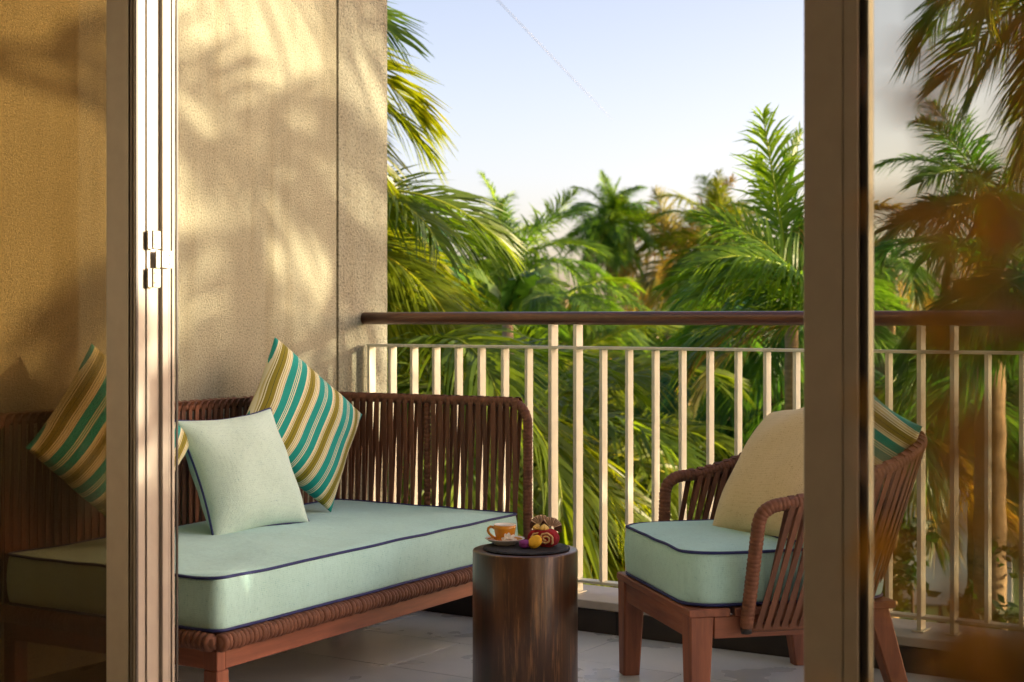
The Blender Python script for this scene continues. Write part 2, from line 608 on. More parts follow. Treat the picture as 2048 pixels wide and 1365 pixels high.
# balcony slab above, and the room the photograph is taken from
struct('balcony_soffit', MB().box(-3.945, 3.2, 2.46, 3.05, 2.9, 3.1).build('balcony_soffit', M_SOFFIT))
struct('room_floor', MB().box(-3.745, 1.6, -2.0, DOOR_Y - 0.06, -0.2, 0.0).build('room_floor', M_ROOMFLOOR))
struct('ceiling', MB().box(-3.945, 1.8, -2.2, 2.42, 2.75, 2.9).build('ceiling', M_INTERIOR))
struct('wall_back', MB().box(-3.945, 1.8, -2.2, -2.0, -0.2, 2.75).build('wall_back', M_INTERIOR))
struct('wall_left', MB().box(-3.945, -3.745, -2.0, 1.49, -0.2, 2.75).build('wall_left', M_INTERIOR))
struct('wall_right', MB().box(1.6, 1.8, -2.0, 2.42, -0.2, 2.75).build('wall_right', M_INTERIOR))
struct('lintel', MB().box(-3.745, 1.8, 2.42, 2.64, 2.43, 2.9).build('lintel', M_SOFFIT))
struct('facade_wall', MB().box(1.0, 3.2, 2.421, 2.64, -0.2, 2.43).build('facade_wall', M_WALL))
struct('door_threshold', MB().box(-3.745, 1.0, DOOR_Y - 0.06, DOOR_Y + 0.06, -0.2, -0.004).build('door_threshold', M_FRAME))

# ------------------------------------------------------------------ folding glass doors
SW = 0.097


def ribs(mb, x, y0, widths, z0, z1):
    """raised and sunk ribs of an aluminium edge profile facing +X"""
    y = y0
    for w, d in widths:
        mb.box(x - 0.016, x + (d if d > 0 else d * 2.4), y, y + w, z0, z1)
        y += w


LX = -2.640


def door_leaf(root, x_left, x_right, y0, th, glass, edge=None):
    z0, z1 = 0.012, 2.42
    s = MB().box(x_right - SW, x_right - 0.012, y0, y0 + th, z0, z1, bev=0.0015)
    if edge:
        ribs(s, x_right - 0.006, y0, edge, z0, z1)
    else:
        s.box(x_right - 0.012, x_right, y0, y0 + th, z0, z1)
    s.build('stile', M_FRAME, root)
    MB().box(x_left, x_left + SW, y0, y0 + th, z0, z1, bev=0.0015).build('stile', M_FRAME, root)
    MB().box(x_left + SW, x_right - SW, y0, y0 + th, z0, z0 + 0.09).build('bottom_rail', M_FRAME, root)
    MB().box(x_left + SW, x_right - SW, y0, y0 + th, z1 - 0.09, z1).build('top_rail', M_FRAME, root)
    MB().box(x_left + SW + 0.001, x_right - SW - 0.001, y0 + th / 2 - 0.004, y0 + th / 2 + 0.004, z0 + 0.091, z1 - 0.091).build('glass_pane', glass, root)
    ga = MB()
    for xx in (x_left + SW, x_right - SW - 0.006):
        ga.box(xx + 0.0005, xx + 0.0055, y0 + th / 2 - 0.012, y0 + th / 2 - 0.0045, z0 + 0.092, z1 - 0.092)
    ga.build('gasket', M_RUBBER, root)


leaf1 = thing('folding_door', 'folded glass door leaf nearest the room, brown stile beside its hinged edge', 'door', (0, 0, 0), 0, 'folding glass door leaves')
door_leaf(leaf1, -3.72, LX, DOOR_Y, 0.046, M_GLASS_L,
          [(0.0045, -0.004), (0.020, 0.006), (0.004, -0.003), (0.006, 0.002), (0.0025, -0.003), (0.009, 0.006)])
MB().box(LX + 0.0003, LX + 0.004, DOOR_Y - 0.0005, DOOR_Y + 0.006, 0.012, 2.42).build('gasket', M_RUBBER, leaf1)
MB().box(LX - 0.03, LX - 0.010, DOOR_Y + 0.047, DOOR_Y + 0.086, 0.012, 2.42).build('hinge_channel', M_FRAME, leaf1)
leaf2 = thing('folding_door', 'second folded glass door leaf stacked behind the first, edge beside the sofa', 'door', (0, 0, 0), 0, 'folding glass door leaves')
door_leaf(leaf2, -3.72, LX, DOOR_Y + 0.087, 0.046, M_GLASS_L,
          [(0.019, 0.006), (0.004, -0.002), (0.005, 0.003), (0.003, -0.003), (0.008, 0.006), (0.006, -0.004)])
MB().box(LX + 0.0003, LX + 0.004, DOOR_Y + 0.128, DOOR_Y + 0.1335, 0.012, 2.42).build('gasket', M_RUBBER, leaf2)

# three knuckles of the hinge that ties both leaves
hz = lambda py: CAM_H - (py - HZ) * 3.53 / F_PX
hinge = thing('door_hinge', 'cream metal butt hinge with screws joining the two folded door edges', 'hinge', (LX, DOOR_Y + 0.06, hz(518)))
for (pa, pb, ya, yb) in ((460, 497, -0.030, 0.010), (499, 535, -0.004, 0.048), (536, 575, -0.030, 0.010)):
    za, zb = hz(pb) - hz(518), hz(pa) - hz(518)
    pl = MB().box(0.0065, 0.0105, ya, yb, za, zb, bev=0.001)
    pl.box(0.0106, 0.0145, ya + 0.012 if ya < -0.01 else ya + 0.014, ya + 0.026 if ya < -0.01 else ya + 0.028, za, zb, bev=0.002)
    pl.build('hinge_plate', M_METAL, hinge)
    ys = ya + 0.019 if ya < -0.01 else yb - 0.009
    for q in (0.25, 0.75):
        zz = za + (zb - za) * q
        xo = 0.0145 if ya < -0.01 else 0.0105
        MB().lathe([(0.0033, 0), (0.0030, 0.0014), (0.0012, 0.0016), (0.0, 0.0008)], 10, M=Matrix.Translation((xo, ys, zz)) @ Matrix.Rotation(R(90), 4, 'Y')).build('screw', M_METAL, hinge)

RX = -0.906
leaf3 = thing('folding_door', 'wide brown framed glass door leaf in front of the armchair', 'door', (0, 0, 0), 0, 'folding glass door leaves')
z0, z1 = 0.012, 2.42
st = MB().box(RX - SW, RX - 0.026, DOOR_Y, DOOR_Y + 0.046, z0, z1, bev=0.0015)
st.box(RX - 0.0255, RX, DOOR_Y + 0.0015, DOOR_Y + 0.046, z0, z1, bev=0.0012)
st.build('stile', M_FRAME, leaf3)
MB().box(RX + 0.0003, RX + 0.013, DOOR_Y + 0.010, DOOR_Y + 0.045, z0, z1).build('gasket', M_RUBBER, leaf3)
MB().box(RX + 0.0133, RX + 0.0155, DOOR_Y + 0.012, DOOR_Y + 0.032, z0, z1).build('glazing_bead', M_BEAD, leaf3)
MB().box(RX + 0.0158, 0.0, DOOR_Y + 0.018, DOOR_Y + 0.026, z0 + 0.09, z1 - 0.09).build('glass_pane', M_GLASS_R, leaf3)
MB().box(RX + 0.0158, 0.0, DOOR_Y, DOOR_Y + 0.046, z0, z0 + 0.089).build('bottom_rail', M_FRAME, leaf3)
MB().box(RX + 0.0158, 0.0, DOOR_Y, DOOR_Y + 0.046, z1 - 0.089, z1).build('top_rail', M_FRAME, leaf3)
MB().box(0.0003, SW, DOOR_Y, DOOR_Y + 0.046, z0, z1, bev=0.0015).build('stile', M_FRAME, leaf3)

# ------------------------------------------------------------------ railing
rail = thing('balcony_railing', 'cream metal balcony railing with round dark wooden handrail', 'railing', (WALL_X, RAIL_Y, 0.113))
L = 6.9
seg = [(0.002 + i * L / 40, 0, CAM_H - 0.113 + 0.0) for i in range(41)]
MB().tube(seg, 0.0240, 20).build('handrail', M_HANDRAIL, rail)
TOPZ, BOTZ = 0.994 - 0.113, 0.157 - 0.113
MB().box(0.03, L, -0.025, 0.025, TOPZ - 0.005, TOPZ + 0.005, bev=0.001).build('top_rail', M_RAILPAINT, rail)
MB().box(0.03, L, -0.022, 0.022, BOTZ - 0.005, BOTZ + 0.005, bev=0.001).build('bottom_rail', M_RAILPAINT, rail)
bal_me = MB().box(-0.0060, 0.0060, -0.020, 0.020, BOTZ + 0.0052, TOPZ - 0.0052, bev=0.001).mesh('baluster', M_RAILPAINT)
post_me = MB().box(-0.007, 0.007, -0.024, 0.024, 0.0, TOPZ - 0.0052, bev=0.001).box(-0.007, 0.007, -0.024, 0.024, TOPZ + 0.0052, CAM_H - 0.113 - 0.022, bev=0.001).mesh('post', M_RAILPAINT)
plate_me = MB().box(-0.018, -0.0072, -0.034, 0.034, 0, 0.004).box(0.0072, 0.018, -0.034, 0.034, 0, 0.004).box(-0.0072, 0.0072, -0.034, -0.0243, 0, 0.004).box(-0.0072, 0.0072, 0.0243, 0.034, 0, 0.004).mesh('base_plate', M_RAILPAINT)
PITCH = 0.1045
x1155 = -2.768 - WALL_X
for i in range(-9, 46):
    x = x1155 + i * PITCH
    if 0.03 < x < L - 0.05:
        is_post = i % 13 in (0, 12)
        link('post' if is_post else 'baluster', post_me if is_post else bal_me, rail, (x, 0, 0))
        if is_post:
            link('base_plate', plate_me, rail, (x, 0, 0.0004))


# ------------------------------------------------------------------ soft furnishing helpers
def rrect(w, d, r, n=6, inset=0.0):
    """rounded rectangle from (0,0) to (w,d), counter-clockwise, with points along the sides"""
    pts = []
    r = max(r - inset * 0.4, 0.004)
    x0, y0, x1, y1 = inset, inset, w - inset, d - inset
    for cx, cy, a0 in ((x1 - r, y0 + r, -90), (x1 - r, y1 - r, 0), (x0 + r, y1 - r, 90), (x0 + r, y0 + r, 180)):
        for k in range(n + 1):
            a = R(a0 + 90 * k / n)
            pts.append((cx + r * math.cos(a), cy + r * math.sin(a)))
    out = []
    m = len(pts)
    for i in range(m):
        a, b = Vector(pts[i]), Vector(pts[(i + 1) % m])
        ln = (b - a).length
        k = max(1, int(ln / 0.02))
        for j in range(k):
            out.append(tuple(a + (b - a) * (j / k)))
    return out


def cushion(parent, w, d, z0, z1, r, mat, loc, name='cushion', bulge=0.012, wob=0.004, seed=0):
    mb = MB()
    h = z1 - z0
    base = rrect(w, d, r)
    m = len(base)
    c = Vector((w / 2, d / 2))

    def jit(p, z, a):
        return a * mnoise.noise(Vector((p[0] * 5 + seed, p[1] * 5, z * 7)))
    rings = []
    for t in [0, .08, .25, .5, .75, .92, 1.0]:
        off = 0.010 * math.sin(math.pi * t) ** 0.7 if 0 < t < 1 else 0
        ring = []
        for p in base:
            q = Vector(p)
            dirv = (q - c)
            dirv = Vector((dirv.x / max(w, d), dirv.y / max(w, d))).normalized()
            k = off + jit(p, z0 + h * t, wob) * (1 if 0 < t < 1 else 0.5)
            if 0 < t < 1:                     # soft upright ripples in the side cloth
                rip = mnoise.noise(Vector(((p[0] + p[1]) * 24 + seed, t * 1.3, seed)))
                k += 0.0032 * rip * max(0, mnoise.noise(Vector(((p[0] - p[1]) * 3, seed, 4.2))) + 0.35)
            ring.append((q.x + dirv.x * k, q.y + dirv.y * k, z0 + h * t + jit((p[0] * 1.7, p[1]), 3.1, wob * 0.8) * (1 if t > .9 else 0.3)))
        rings.append(ring)
    for sgn, zz, dst in ((1, z1, 1), (-1, z0, 0)):
        tops = []
        for s in (0.97, 0.93, 0.86, 0.77, 0.68, 0.58, 0.48, 0.38, 0.27, 0.15, 0.02):
            ring = []
            for p in base:
                q = c + (Vector(p) - c) * s
                e = (1 - s)
                crs = 0.0
                if sgn > 0:                       # shallow sitting creases
                    a_ = mnoise.noise(Vector((q.x * 3.1 + seed, q.y * 2.3, 7.7)))
                    crs = 0.0042 * (1 - abs(mnoise.noise(Vector((q.x * 9 + a_ * 1.5, q.y * 4 + seed, 2.2)))) * 2.2) * max(0, a_ + 0.25)
                z = crs + zz + sgn * bulge * (1 - (1 - min(1, e * 2.2)) ** 2) * (1 if sgn > 0 else 0.2) + jit((q.x, q.y), zz, wob * (1.2 if sgn > 0 else 0))
                ring.append((q.x, q.y, z))
            tops.append(ring)
        if dst:
            rings = rings + tops
        else:
            rings = tops[::-1] + rings
    vs = [p for rg in rings for p in rg]
    fs = []
    for i in range(len(rings) - 1):
        for k in range(m):
            k2 = (k + 1) % m
            fs.append((i * m + k, i * m + k2, (i + 1) * m + k2, (i + 1) * m + k))
    fs.append(tuple(range(m - 1, -1, -1)))
    fs.append(tuple((len(rings) - 1) * m + k for k in range(m)))
    mb.add(vs, fs, 0, True)
    o = mb.build(name, mat, parent, loc)
    lo, hi = rings[11], rings[17]
    for rg in (lo, hi):
        path = [Vector(p) + (Vector((p[0], p[1], 0)) - Vector((c.x, c.y, 0))).normalized() * 0.002 for p in rg]
        MB().tube(path, 0.0042, 8, closed=True).build('piping', M_NAVY, o)
    return o


def pillow_mesh(w, t, seed, pinch=0.075, n=26, soft=0.5, bend=0.0):
    """a filled square pillow in its own XY plane, face along +Z"""
    mb = MB()
    a = w / 2

    def P(u, v, s):
        ku = 1 - pinch * (1 - v * v) ** 1.0 * abs(u) ** 1.5
        kv = 1 - pinch * (1 - u * u) ** 1.0 * abs(v) ** 1.5
        x, y = a * u * ku, a * v * kv
        prof = max(0.0, (1 - abs(u) ** 2.4) * (1 - abs(v) ** 2.4)) ** soft
        z = s * t / 2 * prof
        nz = mnoise.noise(Vector((u * 1.6 + seed, v * 1.6, s * 2))) * 0.012 * prof
        # small gathers that run in from the seams
        e = max(abs(u), abs(v))
        wr = math.sin((u * 9 if abs(v) > abs(u) else v * 9) + seed * 3) * 0.0035 * max(0, e - 0.55) * 2 * (prof ** 0.5)
        z += (nz + wr) * s
        z += bend * (u * u + v * v) * -0.5
        return (x, y, z)
    idx = {}
    vs = []
    fs = []
    for s in (1, -1):
        for i in range(n + 1):
            for j in range(n + 1):
                u = math.sin((i / n - 0.5) * math.pi * 0.98) / math.sin(0.49 * math.pi)
                v = math.sin((j / n - 0.5) * math.pi * 0.98) / math.sin(0.49 * math.pi)
                edge = i in (0, n) or j in (0, n)
                key = (i, j, 0 if edge else s)
                if key not in idx:
                    idx[key] = len(vs)
                    vs.append(P(u, v, s))
        g = lambda i, j: idx[(i, j, 0 if (i in (0, n) or j in (0, n)) else s)]
        for i in range(n):
            for j in range(n):
                q = (g(i, j), g(i + 1, j), g(i + 1, j + 1), g(i, j + 1))
                fs.append(q if s > 0 else q[::-1])
    mb.add(vs, fs, 0, True)
    rim = [(i, 0) for i in range(n)] + [(n, j) for j in range(n)] + [(i, n) for i in range(n, 0, -1)] + [(0, j) for j in range(n, 0, -1)]
    return mb, [vs[idx[(i, j, 0)]] for i, j in rim]


def basis(origin, normal, up_hint, spin):
    """matrix whose Z is the normal and whose Y leans to up_hint, turned by spin about Z"""
    z = Vector(normal).normalized()
    x = Vector(up_hint).cross(z).normalized()
    y = z.cross(x)
    m = Matrix((x, y, z)).transposed().to_4x4()
    return Matrix.Translation(origin) @ m @ Matrix.Rotation(spin, 4, 'Z')


# ------------------------------------------------------------------ woven sofa
SX, SY = -2.785, 2.93                 # near front corner of its mattress; length runs along +Y, depth along -X
SL, SD, SZ0, SZ1 = 1.56, 0.80, 0.283, 0.420
sofa = thing('woven_sofa', 'long brown woven strap sofa with pale green mattress against the wall', 'sofa', (SX, SY, 0), R(2.4))
cushion(sofa, SD, SL, SZ0, SZ1, 0.035, M_MINT, (-SD, 0, 0), bulge=0.014, wob=0.006, seed=3.3)


def ridged(path, r, pitch, amp):
    """a tube wound round with cord: its radius rises and falls with every turn"""
    pts, rad = [], []
    path = [Vector(p) for p in path]
    lens = [0]
    for a, b in zip(path, path[1:]):
        lens.append(lens[-1] + (b - a).length)
    tot = lens[-1]
    n = int(tot / pitch)
    st = tot / n
    for i in range(n):
        for q, a in ((0.06, -amp), (0.3, amp * .8), (0.7, amp), (0.95, -amp)):
            s = (i + q) * st
            k = max(j for j in range(len(lens) - 1) if lens[j] <= s)
            t = (s - lens[k]) / max(1e-9, lens[k + 1] - lens[k])
            pts.append(path[k].lerp(path[k + 1], t))
            rad.append(r + a + random.uniform(-0.0004, 0.0004))
    return pts, rad


def arc(c, a, b, n=7):
    """quarter turn from c+a to c+b"""
    return [Vector(c) + Vector(a) * math.cos(R(90) * i / n) + Vector(b) * math.sin(R(90) * i / n) for i in range(n + 1)]


BX, EY, TZ = -0.845, SL + 0.026, 0.806       # back plane (x), end plane (y), rail height, in the sofa's own frame
TR = 0.017
# top rail: along the back, round the corner, along the end and down its front post
p = []
p += [Vector((BX, -0.02, 0.26)), Vector((BX, -0.02, TZ - 0.07))]
p += arc((BX, 0.05, TZ - 0.07), (0, -0.07, 0), (0, 0, 0.07))
p += [Vector((BX, EY - 0.06, TZ))]
p += arc((BX + 0.06, EY - 0.06, TZ), (-0.06, 0, 0), (0, 0.06, 0))
p += [Vector((-0.06, EY, TZ))]
p += arc((-0.055, EY, TZ - 0.075), (0, 0, 0.075), (0.075, 0, 0))
p += [Vector((0.02, EY, 0.25))]
pts, rad = ridged(p, TR, 0.0125, 0.0007)
MB().tube(pts, rad, 10).build('top_rail', M_ROPE, sofa)
for (x, y) in ((BX, 0.55), (BX, 1.12), (-0.40, EY)):
    pts, rad = ridged([(x, y, 0.26), (x, y, TZ - 0.012)], 0.0125, 0.016, 0.0010)
    MB().tube(pts, rad, 8).build('upright', M_ROPE, sofa)

# flat straps strung between top and bottom rails: a plumb outer layer, a leaning inner one
SPW, SPT = 0.0172, 0.0024


def strap_mesh(h, lean, w=SPW, wrap=0.012):
    """strap in its own frame: width along X, rising along Z, leaning along X; a wrap over the rail at its head"""
    mb = MB()
    prof = [(0, 0.0), (0, h * 0.35), (0, h * 0.7), (0, h - 0.012), (-0.004, h + 0.004), (-0.013, h + 0.015), (-0.026, h + 0.018)]
    vs, fs = [], []
    for (yy, zz) in prof:
        s = min(1, zz / h)
        x = lean * s
        tw = 1 - 0.10 * math.sin(math.pi * s)
        for dx, dy in ((-w / 2 * tw, 0), (w / 2 * tw, 0), (w / 2 * tw, SPT), (-w / 2 * tw, SPT)):
            vs.append((x + dx, yy + dy, zz))
    for i in range(len(prof) - 1):
        for k in range(4):
            k2 = (k + 1) % 4
            fs.append((i * 4 + k, i * 4 + k2, i * 4 + 4 + k2, i * 4 + 4 + k))
    fs.append((3, 2, 1, 0))
    mb.add(vs, fs, 0, False)
    return mb


SH = TZ - 0.275
pit = 0.0310
str_a = [strap_mesh(SH, random.uniform(-.004, .004), SPW * random.uniform(.9, 1.1)).mesh('strap', M_STRAP) for _ in range(6)]
str_b = [strap_mesh(SH, pit + random.uniform(-.005, .005), SPW * random.uniform(.9, 1.1)).mesh('strap', M_STRAP) for _ in range(6)]
n = int((SL - 0.03) / pit)
for i in range(n):
    y = 0.03 + i * pit
    if min(abs(y - 0.55), abs(y - 1.12)) < 0.016:
        continue
    link('strap', random.choice(str_a), sofa, (BX + 0.0165, y, 0.275), (0, 0, R(90)))
    link('strap', random.choice(str_b), sofa, (BX - 0.0165, y - pit, 0.275), (0, 0, R(90))).scale = (1, -1, 1)
n = int((abs(BX) - 0.07) / pit)
for i in range(n + 2):
    x = BX + 0.05 + i * pit
    if x > -0.005 or abs(x + 0.40) < 0.016:
        continue
    link('strap', random.choice(str_a), sofa, (x, EY - 0.0165, 0.275), (R(0), 0, 0)).scale = (1, -1, 1)
    link('strap', random.choice(str_b), sofa, (x - pit, EY + 0.0165, 0.275), (0, 0, 0))

# cord wound round the seat rails, turn by turn
wr = []
for _ in range(5):
    a = random.uniform(0.92, 1.06)
    hw = 0.0098
    wr.append(MB().lathe([(0.017 * a, -hw), (0.0225 * a, -hw * .75), (0.0245 * a, -hw * .2), (0.0242 * a, hw * .3), (0.021 * a, hw * .8), (0.017 * a, hw)], 12,
                         M=Matrix.Rotation(R(90), 4, 'X')).mesh('rope_wrap', M_ROPE))
RZ = 0.256
MB().tube([(0.004, -0.01, RZ), (0.004, SL + 0.05, RZ)], 0.0165, 8).build('seat_rail', M_ROPE, sofa)
MB().tube([(0.0, -0.012, RZ), (-SD - 0.04, -0.012, RZ)], 0.0165, 8).build('seat_rail', M_ROPE, sofa)
MB().tube([(0.0, EY - 0.02, RZ), (-SD - 0.06, EY - 0.02, RZ)], 0.0165, 8).build('seat_rail', M_ROPE, sofa)
y = 0.0
while y < SL + 0.03:
    link('rope_wrap', random.choice(wr), sofa, (0.006 + random.uniform(-.0015, .0015), y, RZ + random.uniform(-.0015, .0015)), (R(random.uniform(-7, 7)), random.uniform(0, 6.28), R(random.uniform(-9, 9))))
    y += random.choice((0.0145, 0.016, 0.0175, 0.019))
x = -0.022
while x > -SD - 0.03:
    link('rope_wrap', random.choice(wr), sofa, (x, -0.012, RZ + random.uniform(-.0015, .0015)), (R(random.uniform(-7, 7)), random.uniform(0, 6.28), R(90 + random.uniform(-9, 9))))
    x -= random.choice((0.016, 0.0175, 0.019))
# knots lying on the seat rail below the mattress
kn = MB().tube([(0, -0.020, -0.006), (0, -0.012, 0.004), (0, 0, 0.007), (0, 0.012, 0.004), (0, 0.020, -0.006)], 0.0055, 6).mesh('cord_knot', M_ROPE)
y = 0.03
while y < SL:
    link('cord_knot', kn, sofa, (-0.012, y, RZ + 0.0205), (0, 0, R(random.uniform(-18, 18))))
    y += 0.043
# timber under-frame
MB().box(-0.044, -0.006, 0.03, SL + 0.02, 0.180, 0.2335, bev=0.003).build('side_rail', M_TEAK_Y, sofa)
MB().box(-SD, -SD + 0.04, 0.03, SL + 0.02, 0.180, 0.2335, bev=0.003).build('side_rail', M_TEAK_Y, sofa)
MB().box(-SD + 0.041, -0.045, 0.0, 0.038, 0.180, 0.2335, bev=0.003).build('end_rail', M_TEAK_X, sofa)
MB().box(-SD + 0.041, -0.045, SL + 0.0, SL + 0.038, 0.180, 0.2335, bev=0.003).build('end_rail', M_TEAK_X, sofa)
MB().box(-SD + 0.041, -0.045, 0.045, SL - 0.005, 0.236, 0.262).build('seat_webbing', M_ROPE, sofa)
for lx, ly in ((-0.052, -0.004), (-0.052, SL - 0.02), (-SD - 0.004, -0.004), (-SD - 0.004, SL - 0.02)):
    MB().box(lx, lx + 0.048, ly, ly + 0.048, 0.0, 0.1795, bev=0.003).box(lx, lx + 0.048, ly, ly + 0.033, 0.1796, 0.234, bev=0.002).build('leg', M_TEAK, sofa)


def pillow(name, label, cat, w, t, origin, normal, spin, mat, seed, piping=None, group=None, soft=0.5, pinch=0.075, bend=0.0):
    mb, rim = pillow_mesh(w, t, seed, pinch, soft=soft, bend=bend)
    o = mb.build(name, mat)
    o.matrix_world = basis(origin, normal, (0, 0, 1), spin)
    tag(o, label, cat, group)
    if piping:
        MB().tube(rim, 0.0042, 6, closed=True).build('piping', piping, o)
    return o


pillow('striped_pillow', 'teal and olive striped pillow on its corner, by the far sofa end', 'pillow', 0.455, 0.17, (-3.455, 4.045, 0.735), (0.93, -0.04, 0.36), R(-42), M_STRIPE, 1.3, group='striped pillows')
pillow('striped_pillow', 'teal and olive striped pillow seen through the folded glass door', 'pillow', 0.455, 0.17, (-3.455, 3.19, 0.725), (0.93, -0.02, 0.36), R(-47), M_STRIPE, 2.7, group='striped pillows')
pillow('plain_pillow', 'pale green woven pillow with navy piping between two striped pillows', 'pillow', 0.405, 0.175, (-3.36, 3.645, 0.605), (0.90, -0.10, 0.40), R(3), M_PALE, 4.1, M_NAVY, pinch=0.095)

# ------------------------------------------------------------------ armchair
CH = Vector((-2.052, 3.945, 0))
CA = R(-43.8)
chair = thing('woven_armchair', 'low brown woven strap armchair on teak legs before the railing', 'armchair', CH, CA)
HWD, CDP = 0.325, 0.60                 # half width (x), seat depth (y); front edge at y = 0
FZ = 0.312
cushion(chair, 0.62, 0.60, 0.320, 0.462, 0.085, M_MINT, (-0.31, 0.005, 0), bulge=0.016, wob=0.004, seed=9.1)


def leg_mesh(tx, ty, tw, td, bx, by, bw, bd, h):
    vs = []
    for (x, y, w, d, z) in ((bx, by, bw, bd, 0), (tx, ty, tw, td, h)):
        c = 0.005
        vs += [(x - w + c, y - d, z), (x + w - c, y - d, z), (x + w, y - d + c, z), (x + w, y + d - c, z), (x + w - c, y + d, z), (x - w + c, y + d, z), (x - w, y + d - c, z), (x - w, y - d + c, z)]
    fs = [tuple(range(7, -1, -1)), tuple(range(8, 16))] + [(i, (i + 1) % 8, 8 + (i + 1) % 8, 8 + i) for i in range(8)]
    return MB().add(vs, fs)


for s in (-1, 1):
    leg_mesh(s * (HWD - 0.036), 0.036, 0.035, 0.035, s * (HWD - 0.030), 0.030, 0.026, 0.026, FZ - 0.0225).build('leg', M_TEAK, chair)
    leg_mesh(s * (HWD - 0.040), CDP - 0.04, 0.032, 0.034, s * (HWD - 0.030), CDP + (0.05 if s > 0 else 0.0), 0.022, 0.026, FZ - 0.0225).build('leg', M_TEAK, chair)
MB().box(-HWD + 0.072, HWD - 0.072, 0.006, 0.034, FZ - 0.082, FZ - 0.0225, bev=0.002).build('front_rail', M_TEAK_X, chair)
MB().box(-HWD + 0.072, HWD - 0.072, CDP - 0.04, CDP - 0.012, FZ - 0.082, FZ - 0.0225, bev=0.002).build('back_rail', M_TEAK_X, chair)
for s in (-1, 1):
    xa, xb = sorted((s * (HWD - 0.006), s * (HWD - 0.034)))
    MB().box(xa, xb, 0.073, CDP - 0.066, FZ - 0.082, FZ - 0.0225, bev=0.002).build('side_rail', M_TEAK_Y, chair)
for k, (ya, yb) in enumerate(((-0.002, 0.118), (0.132, 0.25), (0.264, 0.382), (0.396, 0.514), (0.528, 0.61))):
    MB().box(-HWD, HWD, ya, yb, FZ - 0.022, FZ, bev=0.003).build('seat_slat', M_TEAK_X, chair)

# the wrapped shell: a U in plan whose rim climbs to the back


def shell_plan(t, hw, y0, depth):
    """t 0..1 from the far front, round the back, to the near front; side straights, rounded back"""
    r = 0.23
    st = depth - y0 - r
    arcl = math.pi / 2 * r
    back = 2 * (hw - r)
    tot = 2 * st + 2 * arcl + back
    s = t * tot
    if s < st:
        return Vector((-hw, y0 + s))
    s -= st
    if s < arcl:
        a = s / r
        return Vector((-hw + r - r * math.cos(a), y0 + st + r * math.sin(a)))
    s -= arcl
    if s < back:
        return Vector((-hw + r + s, depth))
    s -= back
    if s < arcl:
        a = s / r
        return Vector((hw - r + r * math.sin(a), y0 + st + r * math.cos(a)))
    s -= arcl
    return Vector((hw, y0 + st - s))


def rim_z(t):
    k = 1 - abs(t - 0.5) * 2
    k = max(0.0, min(1.0, (k - 0.02) / 0.80))
    return 0.598 + 0.165 * (k * k * (3 - 2 * k)) ** 0.8


def top_pt(t):
    q = shell_plan(t, 0.385, 0.235, 0.745)
    return Vector((q.x, q.y, rim_z(t)))


def bot_pt(t):
    q = shell_plan(t, 0.345, 0.155, 0.60)
    return Vector((q.x, q.y, 0.262))


def front_post(s):
    t = 0.0 if s < 0 else 1.0
    a, b = bot_pt(t), top_pt(t)
    return a, b


path = []
a, b = front_post(-1)
b2 = b + Vector((0, -0.055, 0))
d = (b2 - a).normalized()
up = [a, a.lerp(b2, 0.5), b2 - d * 0.055]
path += up
c0 = b2 - d * 0.055
for i in range(1, 6):                     # rounded shoulder, quadratic
    u = i / 6
    path.append((1 - u) ** 2 * c0 + 2 * u * (1 - u) * (b2 + Vector((0, 0.0, 0.006))) + u * u * top_pt(0.022))
for i in range(2, 78):
    path.append(top_pt(i / 80 * 0.998 + 0.001))
a1, b1 = front_post(1)
b2 = b1 + Vector((0, -0.055, 0))
d = (b2 - a1).normalized()
c1 = b2 - d * 0.055
for i in range(1, 6):
    u = i / 6
    path.append((1 - u) ** 2 * top_pt(0.978) + 2 * u * (1 - u) * (b2 + Vector((0, 0, 0.006))) + u * u * c1)
path += [c1, a1.lerp(b2, 0.5), a1]
pts, rad = ridged(path, 0.0185, 0.0120, 0.0007)
MB().tube(pts, rad, 10).build('top_rail', M_ROPE, chair)
low = [bot_pt(i / 60) for i in range(61)]
MB().tube(low, 0.0135, 8).build('lower_rail', M_ROPE, chair)
for s in (-1, 1):
    MB().lathe([(0.0, -0.012), (0.014, -0.010), (0.0165, 0.0), (0.0165, 0.006), (0.0, 0.008)], 12, M=Matrix.Translation(front_post(s)[0] + Vector((0, 0, -0.006)))).build('foot_cap', M_RUBBER, chair)


